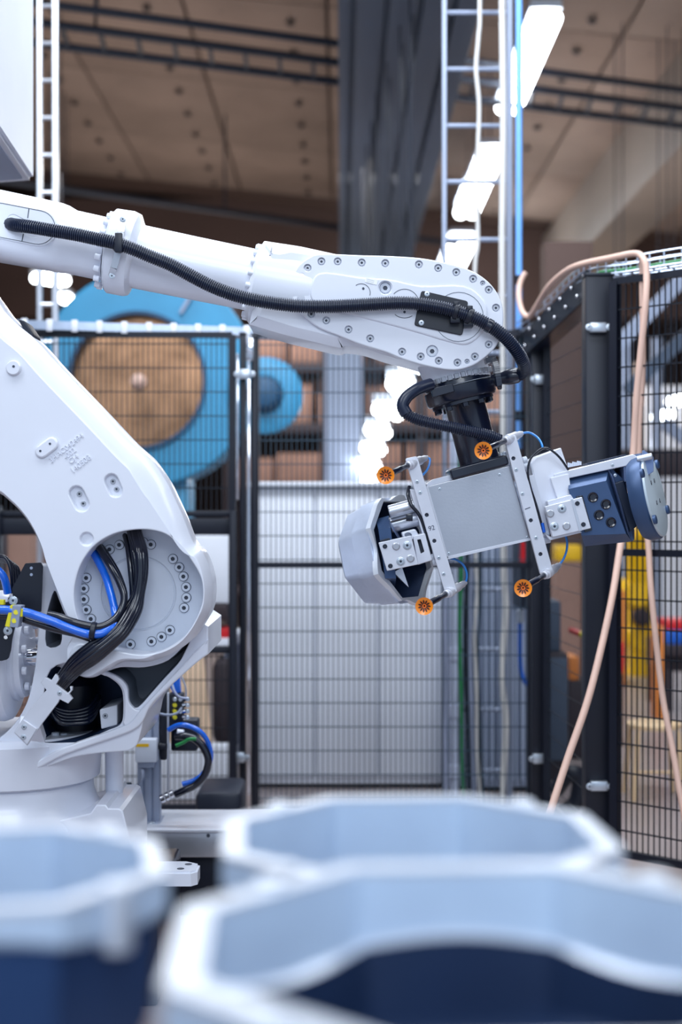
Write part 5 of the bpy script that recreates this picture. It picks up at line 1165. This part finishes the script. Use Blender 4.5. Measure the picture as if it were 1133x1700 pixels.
# valve island with fittings
vi = thing('valve_island', 'black valve island with shiny fittings and coiled blue and black hoses', 'valve block', Q(300, 1180, TY))
bm = NB(); box(bm, Q(280, 0, TY).x, Q(303, 0, TY).x, TY, TY+.06, zat(1208, TY), zat(1152, TY), .004); obj('valve_body', bm, 'black_rubber', vi)
for k in range(4):
    for j_, m_ in ((288, 'yellow_clip'), (297, 'zinc'), (309, 'zinc')):
        if j_ == 309 or k % 2 == 0 or j_ == 288:
            c = Q(j_, 1161+k*10, TY-.012); bm = NB(); cyl(bm, c+Vector((0, .02, 0)), c+Vector((.006, -.004, 0)), .007, 10, .0015); obj('fitting', bm, m_ if k else 'zinc', vi)
    c = Q(303, 1161+k*10, TY); bm = NB(); cyl(bm, c, c+Vector((.022, -.005, .002)), .0072, 10, .0015); obj('fitting', bm, 'chrome', vi)
def vc(nm, pts, r, m, lb=None): bm = NB(); tube(bm, spline3(pp(pts), 7), r, 10); return obj(nm, bm, m, vi, label=lb, sharp=60)
vc('air_hose', [(280, 1212, 4.66), (296, 1204, 4.65), (312, 1205, 4.64), (330, 1213, 4.64), (342, 1226, 4.65), (349, 1244, 4.66), (350, 1258, 4.67), (344, 1275, 4.66), (334, 1288, 4.65), (320, 1297, 4.65), (303, 1302, 4.65)], .0085, 'cable_blue', 'blue air hose')
vc('black_hose', [(292, 1222, 4.64), (306, 1222, 4.63), (322, 1226, 4.63), (336, 1238, 4.63), (345, 1256, 4.63), (345, 1272, 4.63), (338, 1290, 4.63), (324, 1304, 4.63), (307, 1312, 4.63), (292, 1319, 4.64)], .0125, 'cable_black', 'thick black hose')
vc('green_hose', [(292, 1238, 4.62), (304, 1233, 4.62), (314, 1227, 4.62), (326, 1227, 4.62)], .006, 'green_cable', 'green hose')
vc('blue_tube', [(284, 1130, 4.7), (290, 1148, 4.68), (298, 1157, 4.68), (312, 1160, 4.68)], .004, 'grey_cable')
vc('clear_tube', [(266, 1185, 4.64), (280, 1187, 4.63), (294, 1184, 4.63), (302, 1175, 4.64)], .004, 'steel_light')
vc('clear_tube', [(300, 1120, 4.7), (308, 1140, 4.69), (309, 1158, 4.69)], .003, 'steel_light')
for k in range(3):
    c = Q(267+k*8, 1327-k*4, 4.64); bm = NB(); cyl(bm, c, c+Vector((.012, 0, .006)), .014-.0008*k, 12, .0015); obj('hose_fitting', bm, 'chrome', vi)
bm = NB(); cyl(bm, Q(294, 1216, 4.64), Q(306, 1217, 4.64), .012, 12, .002); obj('hose_fitting', bm, 'alu_plate', vi)
bm = NB(); plate(bm, [(282, 1140), (290, 1126), (298, 1124), (300, 1150), (288, 1152)], 4.72, .03, 1); obj('blue_cap', bm, 'cable_blue', vi)
bm = NB(); box(bm, Q(280, 0, TY).x, Q(325, 0, TY).x, TY+.06, TY+.14, zat(1252, TY), zat(1200, TY), .006); obj('rear_block', bm, 'black_rubber', vi)
# machine base beam the stand is bolted to
bbeam = thing('machine_beam', 'long pale metal machine beam on the floor behind the cast housings', 'beam', Q(330, 1400, 4.75))
xa, xb = Q(212, 0, 4.6).x, Q(640, 0, 4.6).x
bm = NB(); box(bm, xa, xb, 4.6, 4.86, zat(1424, 4.6), zat(1381, 4.6), .006); obj('beam_body', bm, 'alu', bbeam)
bm = NB(); box(bm, xa, xb, 4.585, 4.90, zat(1381, 4.6), zat(1378, 4.6)+.004, .002); obj('top_sheet', bm, 'alu_plate', bbeam)
bm = NB(); box(bm, xa+.05, xb-.05, 4.65, 4.82, 0, zat(1424, 4.6), .004); obj('beam_foot', bm, 'black_rubber', bbeam)
bm = NB(); cyl(bm, Q(346, 1387, 4.6, 4.6), Q(346, 1387, 4.6, 4.597), .006, 12); obj('beam_hole', bm, 'socket_dark', bbeam)
for k, (x, y) in enumerate(((212, 1300), (215, 1350))):
    bm = NB(); tube(bm, spline3(pp([(x, y, 4.66), (x+2, y+22, 4.66), (x-5, y+45, 4.64), (x+2, y+75, 4.6)]), 6), .012, 10); tag(obj('floor_cable', bm, 'cable_black'), ('upper' if k == 0 else 'lower')+' black cable loop between robot base and aluminium post', 'cable')

# ------------------------------------------------------------------ foreground: cast housings on two trolleys
def housing(cx, cy, ztop, R, label, rot=0.0, sq=1.0, H=.24, facets=8, wd=.058):
    t = thing('cast_housing', label, 'casting', (cx, cy, ztop-H)); t.rotation_euler = (0, 0, rot)
    def ring(r, z, wav=0.0, dz=0.0, k=96, ph=0.0, oct_=1.0):
        o = []
        for i in range(k):
            a_ = 2*PI*i/k; q = math.cos(((a_+PI/facets) % (2*PI/facets))-PI/facets)
            rr_ = r*(1-oct_+oct_*math.cos(PI/facets)*1.02/q if oct_ else 1)*(1+wav*math.cos(4*a_+ph))
            o.append(Vector((math.cos(a_)*rr_*sq, math.sin(a_)*rr_, z+dz*math.cos(4*a_+ph))))
        return o
    def mk(nm, secs, m, par=t, closed=False, mis=None):
        bm = NB(); rr_ = [[bm.verts.new(p) for p in s] for s in secs]
        for i in range(len(rr_)-1): bridge(bm, rr_[i], rr_[i+1], mis[i] if mis else 0)
        if closed: bridge(bm, rr_[-1], rr_[0])
        finish(bm, 28); me = bpy.data.meshes.new(nm); bm.to_mesh(me); bm.free()
        for mm in (m if isinstance(m, list) else [m]): me.materials.append(MATS[mm])
        o = bpy.data.objects.new(nm, me); C.objects.link(o); o.parent = par; return o
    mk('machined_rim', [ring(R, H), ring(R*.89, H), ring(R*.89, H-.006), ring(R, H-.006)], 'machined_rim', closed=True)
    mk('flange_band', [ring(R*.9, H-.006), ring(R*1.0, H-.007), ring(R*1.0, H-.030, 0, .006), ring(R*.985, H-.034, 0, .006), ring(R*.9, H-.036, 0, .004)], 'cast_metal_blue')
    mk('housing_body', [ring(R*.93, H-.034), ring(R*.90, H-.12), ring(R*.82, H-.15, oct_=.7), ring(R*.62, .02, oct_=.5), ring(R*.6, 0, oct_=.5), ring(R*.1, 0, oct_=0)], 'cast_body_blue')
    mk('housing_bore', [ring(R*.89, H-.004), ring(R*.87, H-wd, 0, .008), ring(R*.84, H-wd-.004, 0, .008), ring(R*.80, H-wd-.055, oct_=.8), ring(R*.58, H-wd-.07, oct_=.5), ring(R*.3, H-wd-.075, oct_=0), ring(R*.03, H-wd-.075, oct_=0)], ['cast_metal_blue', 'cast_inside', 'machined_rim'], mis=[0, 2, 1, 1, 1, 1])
    for k in range(4):
        a_ = PI/4+k*PI/2; bm = NB(); cyl(bm, (math.cos(a_)*R*.93*sq, math.sin(a_)*R*.93, H-.05), (math.cos(a_)*R*.93*sq, math.sin(a_)*R*.93, H+.004), .014, 16, .002); finish(bm)
        me = bpy.data.meshes.new('bolt_lug'); bm.to_mesh(me); bm.free(); me.materials.append(MATS['machined_rim']); o = bpy.data.objects.new('bolt_lug', me); C.objects.link(o); o.parent = t
    return t
HS = []
for px_, Y_, dh_, R_c, rot_, lb_ in ((690, 1.46, .324, .205, .06, 'blurred cast housing in the second row, right of the middle'), (815, 1.01, .298, .235, .04, 'blurred cast housing nearest to the viewer, bottom right'), (-16, 1.235, .300, .155, .2, 'blurred cast housing at the bottom left edge')):
    housing(Q(px_, 0, Y_).x, Y_, CAMZ-dh_, R_c, lb_, rot=rot_, wd=.095 if Y_ > 1.4 else (.08 if R_c < .2 else .058)); HS.append((px_, Y_, R_c, CAMZ-dh_))
# supports standing under the castings (each at its own level)
def stand_for(px, Y, R, ztop, label, H=.24):
    x = Q(px, 0, Y).x; t = thing('casting_stand', label, 'stand', (x, Y, 0)); z = ztop-H
    bm = NB(); lathe(bm, (x, Y, z-.02), (0, 0, 1), [(0, R*.6), (.004, R*.64), (.02, R*.64)], 32); obj('stand_plate', bm, 'brushed_steel', t)
    bm = NB(); cyl(bm, (x, Y, .02), (x, Y, z-.02), .03, 20); obj('stand_post', bm, 'steel_light', t)
    bm = NB(); lathe(bm, (x, Y, 0), (0, 0, 1), [(0, .11), (.015, .11), (.02, .10)], 32); obj('stand_base', bm, 'black_rubber', t)
for h_, w_ in zip(HS, ('the second-row cast housing', 'the nearest cast housing', 'the bottom left cast housing')): stand_for(h_[0], h_[1], h_[2], h_[3], 'steel stand carrying '+w_)
